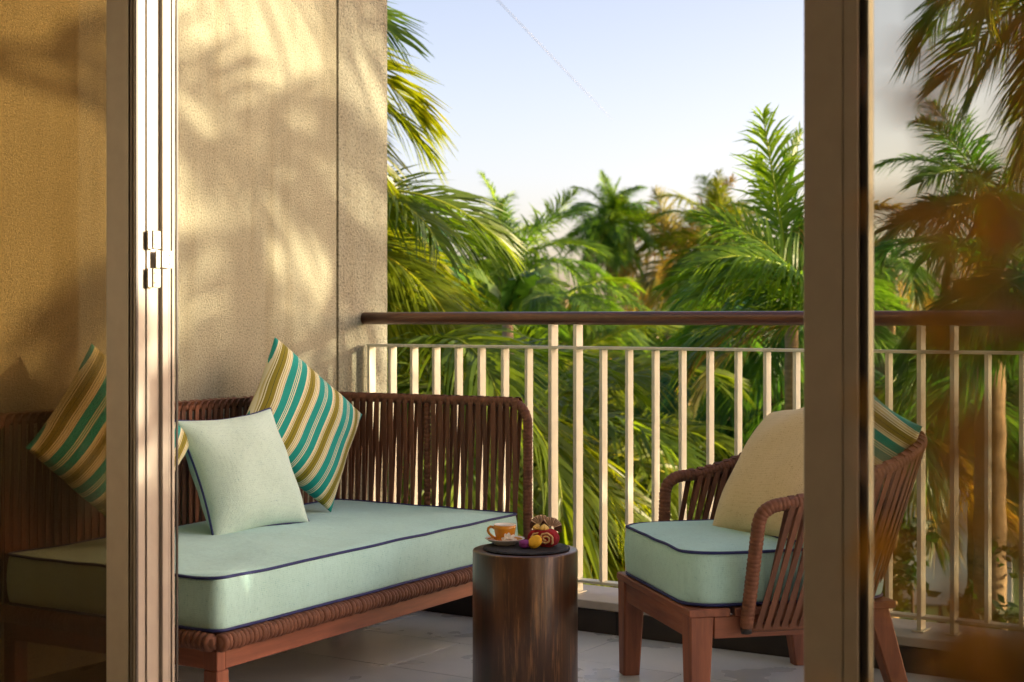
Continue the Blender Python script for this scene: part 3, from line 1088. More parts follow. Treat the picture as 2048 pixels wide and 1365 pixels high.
def shell_strap(t0, t1, side, w=0.0175):
    """one strap from the lower rail at t0 to the rim at t1; side +1 lies outside, -1 inside"""
    mb = MB()
    vs, fs = [], []
    rows = [0, 0.12, 0.35, 0.65, 0.9, 0.985]
    for k in rows:
        t = t0 + (t1 - t0) * k
        p = bot_pt(t0).lerp(top_pt(t1), k)
        e = 0.002
        tg = (top_pt(min(1, t + e)) - top_pt(max(0, t - e)))
        tg.z *= 0.3
        tg.normalize()
        nrm = Vector((tg.y, -tg.x, 0)).normalized()
        out = nrm if (nrm.xy.dot(Vector((p.x, p.y - 0.35)))) > 0 else -nrm
        off = (0.016 if k > 0 else 0.014) * side
        hw = w / 2 * (1 - 0.12 * math.sin(math.pi * k))
        c = p + out * off
        q = out * 0.0013
        vs += [c - tg * hw - q, c + tg * hw - q, c + tg * hw + q, c - tg * hw + q]
    if side > 0:                          # fold over the rim
        p = top_pt(t1)
        for (dx, dz) in ((0.013, 0.014), (0.0, 0.0215), (-0.012, 0.016)):
            c = p + out * dx + Vector((0, 0, dz))
            q = (out * dx + Vector((0, 0, dz))).normalized() * 0.0013
            vs += [c - tg * hw - q, c + tg * hw - q, c + tg * hw + q, c - tg * hw + q]
    m = len(vs) // 4
    for i in range(m - 1):
        for k in range(4):
            k2 = (k + 1) % 4
            fs.append((i * 4 + k, i * 4 + k2, i * 4 + 4 + k2, i * 4 + 4 + k))
    fs += [(3, 2, 1, 0), ((m - 1) * 4, (m - 1) * 4 + 1, (m - 1) * 4 + 2, (m - 1) * 4 + 3)]
    return mb.add(vs, fs)


NS = 54
for i in range(NS):
    t = 0.020 + (0.96) * i / (NS - 1)
    lean = 0.5 / NS
    shell_strap(t, min(0.985, t + random.uniform(-.1, .1) * lean), 1).build('strap', M_STRAP, chair)
    if i < NS - 1:
        shell_strap(t, min(0.985, t + 1.9 * lean), -1).build('strap', M_STRAP, chair)

CM = Matrix.Translation(CH) @ Matrix.Rotation(CA, 4, 'Z')


def cpt(x, y, z):
    return CM @ Vector((x, y, z))


def cdir(x, y, z):
    return CM.to_3x3() @ Vector((x, y, z))


pillow('cream_pillow', 'cream woven pillow slumped in the armchair, partly behind the door stile', 'pillow', 0.46, 0.20, cpt(0.045, 0.405, 0.645), cdir(0.10, -0.80, 0.56), R(8), M_CREAM, 6.2, M_NAVY, soft=0.42)
pillow('striped_pillow', 'teal and olive striped pillow tucked behind the cream pillow in the armchair', 'pillow', 0.46, 0.15, cpt(0.06, 0.60, 0.655), cdir(0.05, -0.90, 0.42), R(74), M_STRIPE, 8.8, group='striped pillows')

# ------------------------------------------------------------------ side table and what stands on it
TB = Vector((-2.395, 3.805, 0))
TH, TRAD = 0.420, 0.155
table = thing('stump_table', 'dark polished drum side table of streaked wood in front of the sofa', 'side table', TB)
MB().lathe([(TRAD - 0.006, 0.0), (TRAD, 0.006), (TRAD, 0.2), (TRAD, TH - 0.005), (TRAD - 0.0015, TH - 0.0015), (TRAD - 0.005, TH), (0.07, TH), (0.0, TH)], 72).build('drum', M_TABLE, table)
VR = Vector((CS, SN, 0))               # across the view
VF = Vector((-SN, CS, 0))              # away from the room


def tp(a, b, z):
    return TB + VR * a + VF * b + Vector((0, 0, z))


VZ = math.asin(SN)
slate_c = (0.004, -0.006)
mb = MB()
prof = []
nseg = 64
rr = [0.128 + 0.0022 * mnoise.noise(Vector((math.cos(6.283 * k / nseg) * 3, math.sin(6.283 * k / nseg) * 3, 0.4))) for k in range(nseg)]
vs = []
for (dr, z) in ((-0.006, 0.0), (-0.001, 0.002), (0.001, 0.0045), (-0.0025, 0.0062), (-0.004, 0.0075)):
    for k in range(nseg):
        r = rr[k] + dr + random.uniform(-0.0018, 0.0018)
        vs.append((r * math.cos(6.28319 * k / nseg), r * math.sin(6.28319 * k / nseg), z))
fs = []
for i in range(4):
    for k in range(nseg):
        k2 = (k + 1) % nseg
        fs.append((i * nseg + k, i * nseg + k2, (i + 1) * nseg + k2, (i + 1) * nseg + k))
fs.append(tuple(range(nseg - 1, -1, -1)))
fs.append(tuple(4 * nseg + k for k in range(nseg)))
mb.add(vs, fs)
o = mb.build('slate_board', M_SLATE, None, tp(*slate_c, TH), (0, 0, VZ))
tag(o, 'round black slate board with chipped edge on the drum table', 'slate board')
SZ = TH + 0.0076

sa = (-0.060, 0.045)
saucer = tag(MB().lathe([(0.0, 0.003), (0.026, 0.003), (0.028, 0.0), (0.031, 0.0), (0.032, 0.003), (0.046, 0.0085), (0.058, 0.0165), (0.0592, 0.0175), (0.0585, 0.0185), (0.047, 0.0115), (0.032, 0.0065), (0.0, 0.006)], 48).build('saucer', M_WHITE, None, tp(*sa, SZ)),
             'white china saucer under the amber cup', 'saucer')
MB().lathe([(0.024, 0.0060), (0.032, 0.0068), (0.047, 0.0118), (0.053, 0.0150), (0.0528, 0.0157), (0.047, 0.0125), (0.032, 0.0075), (0.024, 0.0070)], 48).build('glaze_band', M_CUP, saucer)
cup = thing('coffee_cup', 'small amber glazed coffee cup with white inside and looped handle', 'cup', tp(*sa, SZ + 0.0062), VZ)
MB().lathe([(0.0, 0.0), (0.017, 0.0), (0.020, 0.002), (0.0245, 0.010), (0.0295, 0.024), (0.0325, 0.040), (0.0332, 0.0515)], 40).build('body', M_CUP, cup)
MB().lathe([(0.0333, 0.0516), (0.0335, 0.0530), (0.0322, 0.0535), (0.0312, 0.0515), (0.0305, 0.040), (0.0275, 0.024), (0.022, 0.010), (0.0, 0.005)], 40).build('lining', M_WHITE, cup)
MB().lathe([(0.0, 0.0405), (0.0302, 0.0405)], 32).build('coffee', M_CHOC, cup)
hp = [(-0.0305, 0, 0.041), (-0.036, 0, 0.0445), (-0.043, 0, 0.0455), (-0.0490, 0, 0.041), (-0.0505, 0, 0.034), (-0.047, 0, 0.026), (-0.040, 0, 0.019), (-0.032, 0, 0.013), (-0.0235, 0, 0.008)]
MB().tube(hp, [0.0042, 0.0040, 0.0040, 0.0042, 0.0042, 0.0040, 0.0038, 0.0036, 0.0034], 10).build('handle', M_CUP, cup)

flower = thing('white_flower', 'white frangipani flower lying on the saucer against the amber cup', 'flower', tp(sa[0] + 0.012, sa[1] - 0.040, SZ + 0.0155), VZ)


def petal(ln, wd):
    mb = MB()
    vs, fs = [], []
    for i in range(6):
        t = i / 5
        w = wd * math.sin(math.pi * (0.08 + 0.86 * t)) ** 0.8
        for j in (-1, 0, 1):
            vs.append((j * w / 2, ln * t, 0.0025 * abs(j) + 0.004 * math.sin(t * 2.4)))
    for i in range(5):
        for j in range(2):
            a = i * 3 + j
            fs.append((a, a + 1, a + 4, a + 3))
    return mb.add(vs, fs, 0, True)


pe = petal(0.0235, 0.0125).mesh('petal', M_PETAL)
for ang, tilt in ((-80, 22), (-42, 58), (2, 75), (30, 60), (72, 26), (150, -4), (215, -4)):
    q = link('petal', pe, flower, (0, 0, 0))
    q.rotation_euler = (Matrix.Rotation(R(-ang), 4, 'Y') @ Matrix.Rotation(R(68), 4, 'X') if abs(ang) < 100 else Matrix.Rotation(R(ang), 4, 'Z') @ Matrix.Rotation(R(5), 4, 'X')).to_euler()


def macaron(name, label, mat, loc, rot, r=0.0205):
    m = thing(name, label, 'macaron', loc, 0, 'macarons')
    m.rotation_euler = rot
    dome = [(0.0, 0.0115), (r * .45, 0.0111), (r * .75, 0.0096), (r * .93, 0.0066), (r * .98, 0.0042), (r * 1.0, 0.0030), (r * .96, 0.0016), (0.0, 0.0016)]
    MB().lathe(dome[::-1], 28).build('shell', mat, m)
    MB().lathe([(a, -b) for a, b in dome], 28).build('shell', mat, m)
    MB().lathe([(0.0, -0.0016), (r * .92, -0.0016), (r * .94, 0.0), (r * .92, 0.0016), (0.0, 0.0016)], 28).build('filling', mat, m)
    return m


macaron('purple_macaron', 'purple macaron lying flat beside the saucer', M_PURPLE, tp(-0.001, -0.030, SZ + 0.0118), (R(6), 0, VZ), 0.0180)
macaron('yellow_macaron', 'yellow macaron leaning against the purple macaron and red cake', M_YELLOW, tp(0.0285, -0.040, SZ + 0.0195), (VR * -0.50 + VF * -0.50 + Vector((0, 0, 0.70))).to_track_quat('Z', 'Y').to_euler(), 0.0218)


def cake(name, label, loc, yaw, r, ln):
    """a slice of rolled sponge: a fluted round body and a cream spiral on its cut face; axis along local Y, face at -Y"""
    c = thing(name, label, 'cake', loc, yaw, 'red sponge roll slices')
    mb = MB()
    n = 36
    vs, fs = [], []
    ys = [0, 0.002, ln * .3, ln * .6, ln - 0.002, ln]
    for yy in ys:
        e = 0.0015 if yy in (0, ln) else 0
        for k in range(n):
            a = 6.28319 * k / n
            rr_ = r * (1 + 0.05 * mnoise.noise(Vector((math.cos(a) * 2.3, math.sin(a) * 2.3, yy * 40)))) - e
            x, z = rr_ * 1.08 * math.cos(a), rr_ * 0.93 * math.sin(a)
            z = max(z, -r * 0.84)
            vs.append((x, yy, z + r * 0.84))
    for i in range(len(ys) - 1):
        for k in range(n):
            k2 = (k + 1) % n
            fs.append((i * n + k2, i * n + k, (i + 1) * n + k, (i + 1) * n + k2))
    fs.append(tuple(range(n)))
    fs.append(tuple((len(ys) - 1) * n + k for k in range(n - 1, -1, -1)))
    mb.add(vs, fs, 0, True)
    mb.build('sponge', M_CAKE, c)
    sp = []
    for i in range(52):
        t = i / 51
        a = R(-40) + t * R(690)
        rad_ = r * (0.80 - 0.66 * t ** 0.85) * (1 + 0.06 * math.sin(i * 1.7))
        sp.append((rad_ * math.cos(a) * 1.08, -0.0003, rad_ * math.sin(a) * 0.9 + r * 0.84))
    MB().tube(sp, [0.0030 + 0.0006 * math.sin(i * 2.3) for i in range(52)], 6, flat=1.0).build('cream_spiral', M_CREAMFILL, c)
    return c


c1 = (0.060, -0.016)
cake('cake_roll', 'front slice of red sponge roll showing its cream spiral', tp(c1[0], c1[1], SZ), VZ + R(-24), 0.0285, 0.036)
c2 = (0.034, 0.018)
cake('cake_roll', 'rear slice of red sponge roll, half hidden by the front slice', tp(c2[0], c2[1], SZ), VZ + R(-4), 0.0255, 0.030)


def dollop(label, loc):
    prof, n = [], 40
    vs, fs = [], []
    zs = [(0.0085, 0.0), (0.0105, 0.003), (0.0095, 0.007), (0.006, 0.011), (0.0025, 0.0135), (0.0003, 0.015)]
    for q, (r, z) in enumerate(zs):
        for k in range(n):
            a = 6.28319 * k / n + z * 45
            f = 1 + 0.13 * math.cos(a * 8 - z * 360)
            vs.append((r * f * math.cos(6.28319 * k / n), r * f * math.sin(6.28319 * k / n), z))
    for i in range(len(zs) - 1):
        for k in range(n):
            k2 = (k + 1) % n
            fs.append((i * n + k, i * n + k2, (i + 1) * n + k2, (i + 1) * n + k))
    fs.append(tuple(range(n - 1, -1, -1)))
    return tag(MB().add(vs, fs, 0, True).build('cream_dollop', M_DOLLOP, None, loc), label, 'cream', 'piped cream dollops')


dollop('piped yellow cream dollop on the rear red cake slice', tp(c2[0] + 0.002, c2[1] + 0.012, SZ + 0.0455)).scale = (1.25, 1.25, 1.2)
dollop('piped yellow cream dollop on the front red cake slice', tp(c1[0] - 0.004, c1[1] + 0.014, SZ + 0.0485)).scale = (1.25, 1.25, 1.2)


def choc_fan(label, loc, lean, roll, r0, r1, span, nf):
    f = thing('chocolate_fan', label, 'chocolate', loc, VZ, 'chocolate fans')
    f.rotation_euler = (Matrix.Rotation(VZ, 4, 'Z') @ Matrix.Rotation(R(lean), 4, 'X') @ Matrix.Rotation(R(roll), 4, 'Y')).to_euler()
    for part, mat, lo, hi in (('ribs', M_MILKCHOC, 0.20, 0.80), ('wing', M_CHOC, 0.0, 0.20), ('wing', M_CHOC, 0.80, 1.0)):
        vs, fs = [], []
        m = max(4, int(nf * 2 * (hi - lo)))
        for i in range(m + 1):
            a = R(90 + span / 2) - R(span) * (lo + (hi - lo) * i / m)
            zz = 0.0012 * (1 if i % 2 else -1) if part == 'ribs' else 0
            for r, th in ((r0, -0.0008), (r1 * (1.03 if i % 2 and part == 'ribs' else 1), -0.0008), (r1 * (1.03 if i % 2 and part == 'ribs' else 1), 0.0008), (r0, 0.0008)):
                vs.append((r * math.cos(a), zz * (r / r1) * 1.6 + th, r * math.sin(a)))
        for i in range(m):
            for k in range(4):
                k2 = (k + 1) % 4
                fs.append((i * 4 + k, i * 4 + k2, i * 4 + 4 + k2, i * 4 + 4 + k))
        fs += [(0, 1, 2, 3), (m * 4 + 3, m * 4 + 2, m * 4 + 1, m * 4)]
        MB().add(vs, fs).build(part, mat, f)
    if True:
        vs, fs = [], []
        for i in range(nf + 1):
            a = R(90 + span / 2) - R(span) * (0.2 + 0.6 * i / nf)
            MBr = [(r0 * 1.2 * math.cos(a), -0.0022, r0 * 1.2 * math.sin(a)), (r1 * 0.99 * math.cos(a), -0.0030, r1 * 0.99 * math.sin(a))]
            mbx = MB().tube(MBr, [0.0005, 0.0011], 5)
            vs2 = mbx
            vs.extend([])
            fs.append(mbx)
        tot = MB()
        for mbx in fs:
            tot.add(mbx.v, mbx.f, 0, True)
        tot.build('pleats', M_CHOC, f)
    return f


choc_fan('pleated chocolate fan standing on the rear red cake slice', tp(c2[0] + 0.014, c2[1] + 0.022, SZ + 0.053), -8, -6, 0.010, 0.034, 190, 10)
choc_fan('pleated chocolate fan standing on the front red cake slice', tp(c1[0] + 0.016, c1[1] + 0.030, SZ + 0.050), -8, 16, 0.009, 0.033, 190, 10)

# ------------------------------------------------------------------ garden: palms


def frond_mesh(elev, droop, seed, n=72, leaf=0.32, wd=0.0145, curl=0.0, vee=0.25):
    """a feather palm frond of unit length that leaves the crown at elev degrees and bends to the ground"""
    rnd = random.Random(seed)
    mb = MB()
    m = 18
    pts, tans = [Vector((0, 0, 0))], []
    for i in range(m):
        s = i / m
        a = R(elev) - R(droop) * s ** 1.35
        t = Vector((math.cos(a), curl * s, math.sin(a))).normalized()
        tans.append(t)
        pts.append(pts[-1] + t / m)
    tans.append(tans[-1])
    mb.tube(pts, [0.0105 * (1 - 0.9 * (i / m)) + 0.0008 for i in range(m + 1)], 5, mi=1)
    for i in range(n):
        s = 0.13 + 0.87 * (i + rnd.uniform(-.3, .3)) / n
        s = min(0.995, max(0.1, s))
        k = min(m - 1, int(s * m))
        p = pts[k].lerp(pts[k + 1], s * m - k)
        t = tans[k]
        side = Vector((0, 0, 1)).cross(t)
        if side.length < 0.05:
            side = Vector((0, 1, 0))
        side.normalize()
        nr = t.cross(side)
        prof = (math.sin(math.pi * min(1, (0.16 + 0.80 * s))) ** 0.65)
        for sg in (-1, 1):
            if rnd.random() < 0.09:
                continue
            ll = leaf * prof * rnd.uniform(0.82, 1.12) + 0.03
            a = R(28 + 40 * s + rnd.uniform(-7, 7))
            d = (side * sg * math.cos(a) + t * math.sin(a) + nr * (vee + rnd.uniform(-.12, .12))).normalized()
            g = rnd.uniform(0.25, 0.75)
            wv = (t - d * t.dot(d))
            wv = wv.normalized() if wv.length > 1e-4 else nr
            wv = (wv + nr * rnd.uniform(-.5, .5)).normalized()
            vs, fs = [], []
            for j, (u, ww) in enumerate(((0, .45), (.3, 1.0), (.65, .8), (1.0, .06))):
                c = p + d * (ll * u) + Vector((0, 0, -g * ll * u * u))
                w = wd * ww * 0.5
                vs += [c - wv * w, c + wv * w]
                if j:
                    fs.append((j * 2 - 2, j * 2 - 1, j * 2 + 1, j * 2))
            mb.add(vs, fs, 0, False)
    return mb.mesh('frond', [M_LEAF, M_RACHIS])


ELEVS = [89, 82, 66, 50, 34, 18, 2, -16, -38, -60]
FRONDS = {}
for e in ELEVS:
    FRONDS[e] = [frond_mesh(e, dr, int(e * 13 + dr), curl=cu) for dr, cu in ((22 if e > 85 else 70 if e > 0 else 45, 0.15), (38 if e > 85 else 95 if e > 0 else 30, -0.2))]
TRUNKS = {}


def trunk_mesh(h, r, lean):
    mb = MB()
    n = max(10, int(h / 0.16))
    pts, rad = [], []
    for i in range(n + 1):
        s = i / n
        pts.append((lean * (s ** 1.6), 0, h * s))
        rad.append(r * (1.35 - 0.45 * s) * (1.05 if i % 2 else 0.97) * (1.4 if i == 0 else 1))
    mb.tube(pts, rad, 10)
    return mb


GOLD, GREEN, DEEP, BLUE, DRY, OLIVE = (0.155, 0.215, 0.014, 1), (0.115, 0.22, 0.018, 1), (0.075, 0.19, 0.028, 1), (0.07, 0.18, 0.07, 1), (0.25, 0.20, 0.06, 1), (0.14, 0.19, 0.014, 1)


def palm(label, px, py, depth, ln, nf, col, elevs=(80, -45), seed=0, az=None, dry=2, trunk_r=0.10, group='coconut palms in the garden', spread=360, pos=None):
    rnd = random.Random(seed * 31 + 5)
    c = Vector(pos) if pos else at(px, depth, py)
    root = thing('palm_tree', label, 'palm tree', (c.x, c.y, GZ), 0, group)
    h = c.z - GZ
    tr = trunk_mesh(max(0.4, h), trunk_r, 0.0).build('trunk', M_TRUNK, root)
    tr.color = col
    for i in range(nf):
        f = i / max(1, nf - 1)
        e = elevs[0] + (elevs[1] - elevs[0]) * f ** 0.85 + rnd.uniform(-8, 8)
        if az is None:
            a = i * 137.5 + rnd.uniform(-15, 15) + seed * 50
        else:
            a = az + (rnd.random() - 0.5) * spread
        key = min(ELEVS, key=lambda q: abs(q - e))
        fr = link('frond', rnd.choice(FRONDS[key]), root, (0, 0, h + rnd.uniform(-.06, .05)))
        s = ln * rnd.uniform(0.85, 1.12) * (0.95 if e > 70 else 1)
        fr.scale = (s, s * rnd.choice((-1, 1)), s)
        fr.rotation_euler = (R(rnd.uniform(-32, 32)), R(rnd.uniform(-8, 8)), R(a))
        k = rnd.uniform(0.85, 1.15)
        isdry = i >= nf - dry
        cc = DRY if isdry else col
        fr.color = (cc[0] * k, cc[1] * k, cc[2] * k, 1)
    return root


# bearing of the view axis in the place: azimuth (deg) that points to the right of the picture
RIGHT = math.degrees(math.asin(SN))
palm('tall palm whose golden fronds hang past the top of the wall end', 430, 40, 9.0, 1.45, 26, GOLD, (50, -62), 1, dry=3)
palm('bushy palm just beyond the wall end, long fronds sweeping over the handrail', 575, 440, 9.5, 1.4, 34, GOLD, (40, -60), 2, dry=2)
palm('palm with dark fanned fronds above the bushy palm at the wall end', 700, 450, 12.5, 1.05, 22, BLUE, (30, -30), 3)
palm('palm with pale yellow crown heart right of the wall end', 1010, 555, 18, 1.35, 36, GREEN, (94, -55), 4, dry=3)
palm('compact round-headed palm on a bare golden trunk, centre of the sky gap', 1222, 450, 24, 0.9, 54, GREEN, (96, -62), 5, dry=8, trunk_r=0.085)
palm('ragged palm with browned upright fronds right of the round-headed palm', 1365, 520, 26, 1.6, 26, DRY, (96, -50), 6)
palm('arching olive palm behind the ragged brown palm', 1445, 490, 24, 1.4, 36, OLIVE, (90, -70), 7, dry=2)
palm('palm with a tall upright frond at the edge of the door stile', 1583, 600, 10.5, 1.25, 7, GREEN, (96, 84), 8, trunk_r=0.05)
palm('palm with broad dark fans just above the handrail near the stile', 1560, 590, 12, 1.05, 30, DEEP, (60, -55), 9, dry=1)
palm('dark palm seen through the door glass with drooping ragged fronds', 1980, 400, 10.5, 1.0, 20, DEEP, (80, -45), 10, dry=6)
palm('palm hanging its fronds into the top of the door glass', 2160, -70, 8.5, 1.15, 22, OLIVE, (40, -65), 11)
palm('palm behind the door glass whose frond arches along the handrail', 2080, 560, 9.0, 1.1, 18, DEEP, (40, -35), 12)
palm('slim palm in the middle of the door glass, feathery top', 1770, 540, 14, 0.95, 16, DEEP, (80, -30), 13)
palm('low yellow-green palm behind the first balusters by the wall', 790, 770, 9.0, 1.7, 28, GOLD, (38, -55), 14, dry=4)
palm('low palm behind the sofa end, seen between the balusters', 950, 930, 11, 1.9, 28, OLIVE, (50, -45), 15, dry=2)
palm('big low palm with upright fronds behind the twin posts', 1165, 985, 11.5, 1.75, 32, OLIVE, (68, -60), 16, dry=5)
palm('low blue-green palm behind the armchair arm', 1350, 1000, 13, 1.5, 26, BLUE, (45, -45), 17)
palm('blue-green palm hanging below the handrail near the stile', 1540, 680, 14, 1.25, 24, BLUE, (20, -65), 18)
palm('shaded palm below the handrail right of the wall end', 1010, 690, 17, 1.5, 26, BLUE, (35, -50), 19)
palm('young palm low between wall end and twin posts', 1100, 780, 15, 1.5, 26, GOLD, (55, -50), 20, dry=2)
palm('grey-trunked palm standing in the sunny clearing', 1372, 590, 30, 1.4, 20, OLIVE, (60, -40), 21, trunk_r=0.16)
palm('small palm in the sunny clearing behind the balusters', 1265, 800, 22, 1.5, 24, GOLD, (50, -50), 22)
palm('green palm low behind the sofa back panel, close under the handrail', 880, 840, 13, 1.7, 26, GREEN, (45, -50), 30, dry=2)
palm('golden low palm behind the first balusters right of the twin posts', 1245, 870, 16, 1.6, 26, GOLD, (50, -55), 31, dry=3)
palm('low dark palm behind the cream pillow', 1480, 900, 16, 1.4, 24, GOLD, (40, -50), 32)
palm('feathery green palm right of the round-headed palm, low in the sky gap', 1330, 665, 20, 0.95, 26, GREEN, (60, -60), 33)
palm('broad palm with crossing fronds just left of the round-headed palm', 1120, 600, 16, 1.0, 26, GREEN, (30, -60), 34)
palm('low dark palm behind the lower door glass', 1770, 840, 12, 1.2, 22, DEEP, (40, -50), 35, dry=3)
palm('wide low palm behind the outer door glass', 1960, 760, 13, 1.4, 24, DEEP, (40, -50), 36, dry=2)
palm('palm beside the stile whose broad fans sweep to the middle above the handrail', 1660, 650, 9.5, 1.15, 9, GREEN, (62, 8), 40, az=RIGHT + 180, spread=90, trunk_r=0.05)
# unseen side palms whose shade falls across the wall; last two added for it
palm('tall palm out to the side, casting feathered shade high on the wall', 0, 0, 0, 1.3, 7, GREEN, (60, -50), 23, pos=(3.6, 9.2, 2.9))
palm('second palm out to the side, casting broad shade on the wall', 0, 0, 0, 1.4, 8, GREEN, (60, -50), 24, pos=(6.6, 10.6, 2.5))

palm('added palm out of view, its long fronds aimed to draw slanting bands of shade', 0, 0, 0, 2.5, 2, GREEN, (0, -14), 41, az=135, spread=10, pos=(2.3, 7.0, 3.95))  # added out of view, fronds aimed so slanting shade crosses the wall
palm('second added palm out of view, fronds aimed to draw a lower band of shade', 0, 0, 0, 2.5, 2, GREEN, (0, -14), 42, az=135, spread=10, pos=(2.6, 7.2, 3.2))  # likewise added, for the lower band of shade

# broadleaf trees that close the garden towards the horizon


def leaf_cloud(mb, cx, cy, cz, rx, rz, n, size, rnd, clumps=26):
    cl = []
    for _ in range(clumps):
        th, ph = rnd.uniform(0, 6.283), math.acos(rnd.uniform(-0.75, 1))
        q = rnd.uniform(0.55, 1.0)
        cl.append(Vector((cx + rx * q * math.sin(ph) * math.cos(th), cy + rx * q * math.sin(ph) * math.sin(th), cz + rz * q * math.cos(ph))))
    for i in range(n):
        c = rnd.choice(cl)
        p = c + Vector((rnd.gauss(0, 1), rnd.gauss(0, 1), rnd.gauss(0, 0.8))) * rx * 0.10
        d = Vector((rnd.uniform(-1, 1), rnd.uniform(-1, 1), rnd.uniform(-.6, .8))).normalized()
        w = d.orthogonal().normalized()
        w = (w + d.cross(w) * rnd.uniform(-1, 1)).normalized()
        s = size * rnd.uniform(.6, 1.3)
        mb.add([p - d * s, p + w * s * .42, p + d * s, p - w * s * .42], [(0, 1, 2, 3)])


def tree(label, px, py_top, depth, w, col, seed, n=2600, group='leafy trees closing the garden'):
    rnd = random.Random(seed)
    c = at(px, depth, py_top)
    h = c.z - GZ
    root = thing('leafy_tree', label, 'tree', (c.x, c.y, GZ), 0, group)
    t = MB().tube([(0, 0, 0), (0.1, 0, h * .3), (0.0, 0.1, h * .6)], [0.22, 0.16, 0.08], 8)
    for k in range(5):
        a = k * 1.3
        t.tube([(0.05, 0, h * .35), (math.cos(a) * w * .25, math.sin(a) * w * .25, h * .6), (math.cos(a) * w * .4, math.sin(a) * w * .4, h * .78)], [0.09, 0.05, 0.02], 6)
    t.build('trunk', M_BRANCH, root)
    mb = MB()
    leaf_cloud(mb, 0, 0, h * 0.56, w * 0.5, h * 0.36, n, 0.16, rnd, 34)
    cr = mb.build('crown', M_BROAD, root)
    cr.color = col
    return root


for i, (px, py, dp, w, col, lab) in enumerate([
        (860, 560, 40, 9, DEEP, 'dark leafy tree far behind the wall-end palms'),
        (1060, 610, 46, 9, BLUE, 'blue-green leafy tree far off, left of the round-headed palm'),
        (1190, 640, 52, 8, GREEN, 'low leafy tree far off beneath the round-headed palm'),
        (1330, 625, 48, 8, DEEP, 'dark leafy tree far off under the ragged brown palm'),
        (1470, 590, 42, 9, GREEN, 'leafy tree far off behind the palm fans near the stile'),
        (1620, 565, 45, 9, DEEP, 'leafy tree far off, hidden partly by the door stile'),
        (1780, 545, 40, 9, DEEP, 'leafy tree far off behind the glass, beside the stile'),
        (1960, 530, 38, 10, DEEP, 'leafy tree far off in the middle of the door glass'),
        (2140, 520, 36, 10, DEEP, 'leafy tree far off at the outer side of the glass'),
        (760, 540, 34, 9, GREEN, 'leafy tree behind the wall end')]):
    tree(lab, px, py, dp, w, col, 100 + i)


side = thing('leafy_tree', 'dense two-stemmed low tree added out of view, shading the sofa from the low sun', 'tree', (2.9, 8.1, GZ), 0, 'leafy trees closing the garden')  # unseen tree added in the sun's path to keep direct light off the sofa
MB().tube([(1.3, -0.7, 0), (1.25, -0.7, 2.0), (1.3, -0.7, 4.4)], [0.16, 0.12, 0.06], 8).build('trunk', M_BRANCH, side)
mbs = MB()
leaf_cloud(mbs, 1.3, -0.7, 4.95, 1.3, 0.85, 3300, 0.09, random.Random(6), 50)
mbs.build('crown', M_BROAD, side).color = GREEN
MB().tube([(0, 0, 0), (0.05, 0, 2.0), (0, 0, 3.6)], [0.16, 0.12, 0.06], 8).build('trunk', M_BRANCH, side)
mbs = MB()
leaf_cloud(mbs, 0, 0, 4.85, 1.25, 0.85, 3000, 0.09, random.Random(5), 40)
mbs.build('crown', M_BROAD, side).color = GREEN


def shrub(name, label, px, py_top, depth, w, col, seed, n=1500, size=0.07, group='garden shrubs'):
    rnd = random.Random(seed)
    c = at(px, depth, py_top)
    h = max(0.6, c.z - GZ)
    root = thing(name, label, 'shrub', (c.x, c.y, GZ), 0, group)
    t = MB()
    for k in range(6):
        a = k * 1.05
        t.tube([(0, 0, 0), (math.cos(a) * w * .15, math.sin(a) * w * .15, h * .5), (math.cos(a) * w * .3, math.sin(a) * w * .3, h * .85)], [0.04, 0.03, 0.012], 6)
    t.build('stem', M_BRANCH, root)
    mb = MB()
    leaf_cloud(mb, 0, 0, h * 0.52, w * 0.5, h * 0.48, n, size, rnd, 30)
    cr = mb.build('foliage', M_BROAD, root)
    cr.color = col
    return root


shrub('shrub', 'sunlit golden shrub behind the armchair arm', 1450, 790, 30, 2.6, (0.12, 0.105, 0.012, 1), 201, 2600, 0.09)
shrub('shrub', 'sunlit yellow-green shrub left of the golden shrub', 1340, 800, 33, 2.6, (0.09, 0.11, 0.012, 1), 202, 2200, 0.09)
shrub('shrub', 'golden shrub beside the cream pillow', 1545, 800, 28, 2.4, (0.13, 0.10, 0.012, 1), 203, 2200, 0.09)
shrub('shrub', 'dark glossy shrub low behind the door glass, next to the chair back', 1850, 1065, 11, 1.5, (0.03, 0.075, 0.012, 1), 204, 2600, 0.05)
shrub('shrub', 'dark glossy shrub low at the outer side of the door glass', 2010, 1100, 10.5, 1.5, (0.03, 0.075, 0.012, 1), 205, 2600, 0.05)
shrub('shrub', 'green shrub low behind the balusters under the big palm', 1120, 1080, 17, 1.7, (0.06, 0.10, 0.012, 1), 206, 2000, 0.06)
shrub('shrub', 'dark shrub half hidden behind the armchair cushion', 1290, 1050, 19, 1.6, (0.035, 0.06, 0.012, 1), 207, 2000, 0.06)


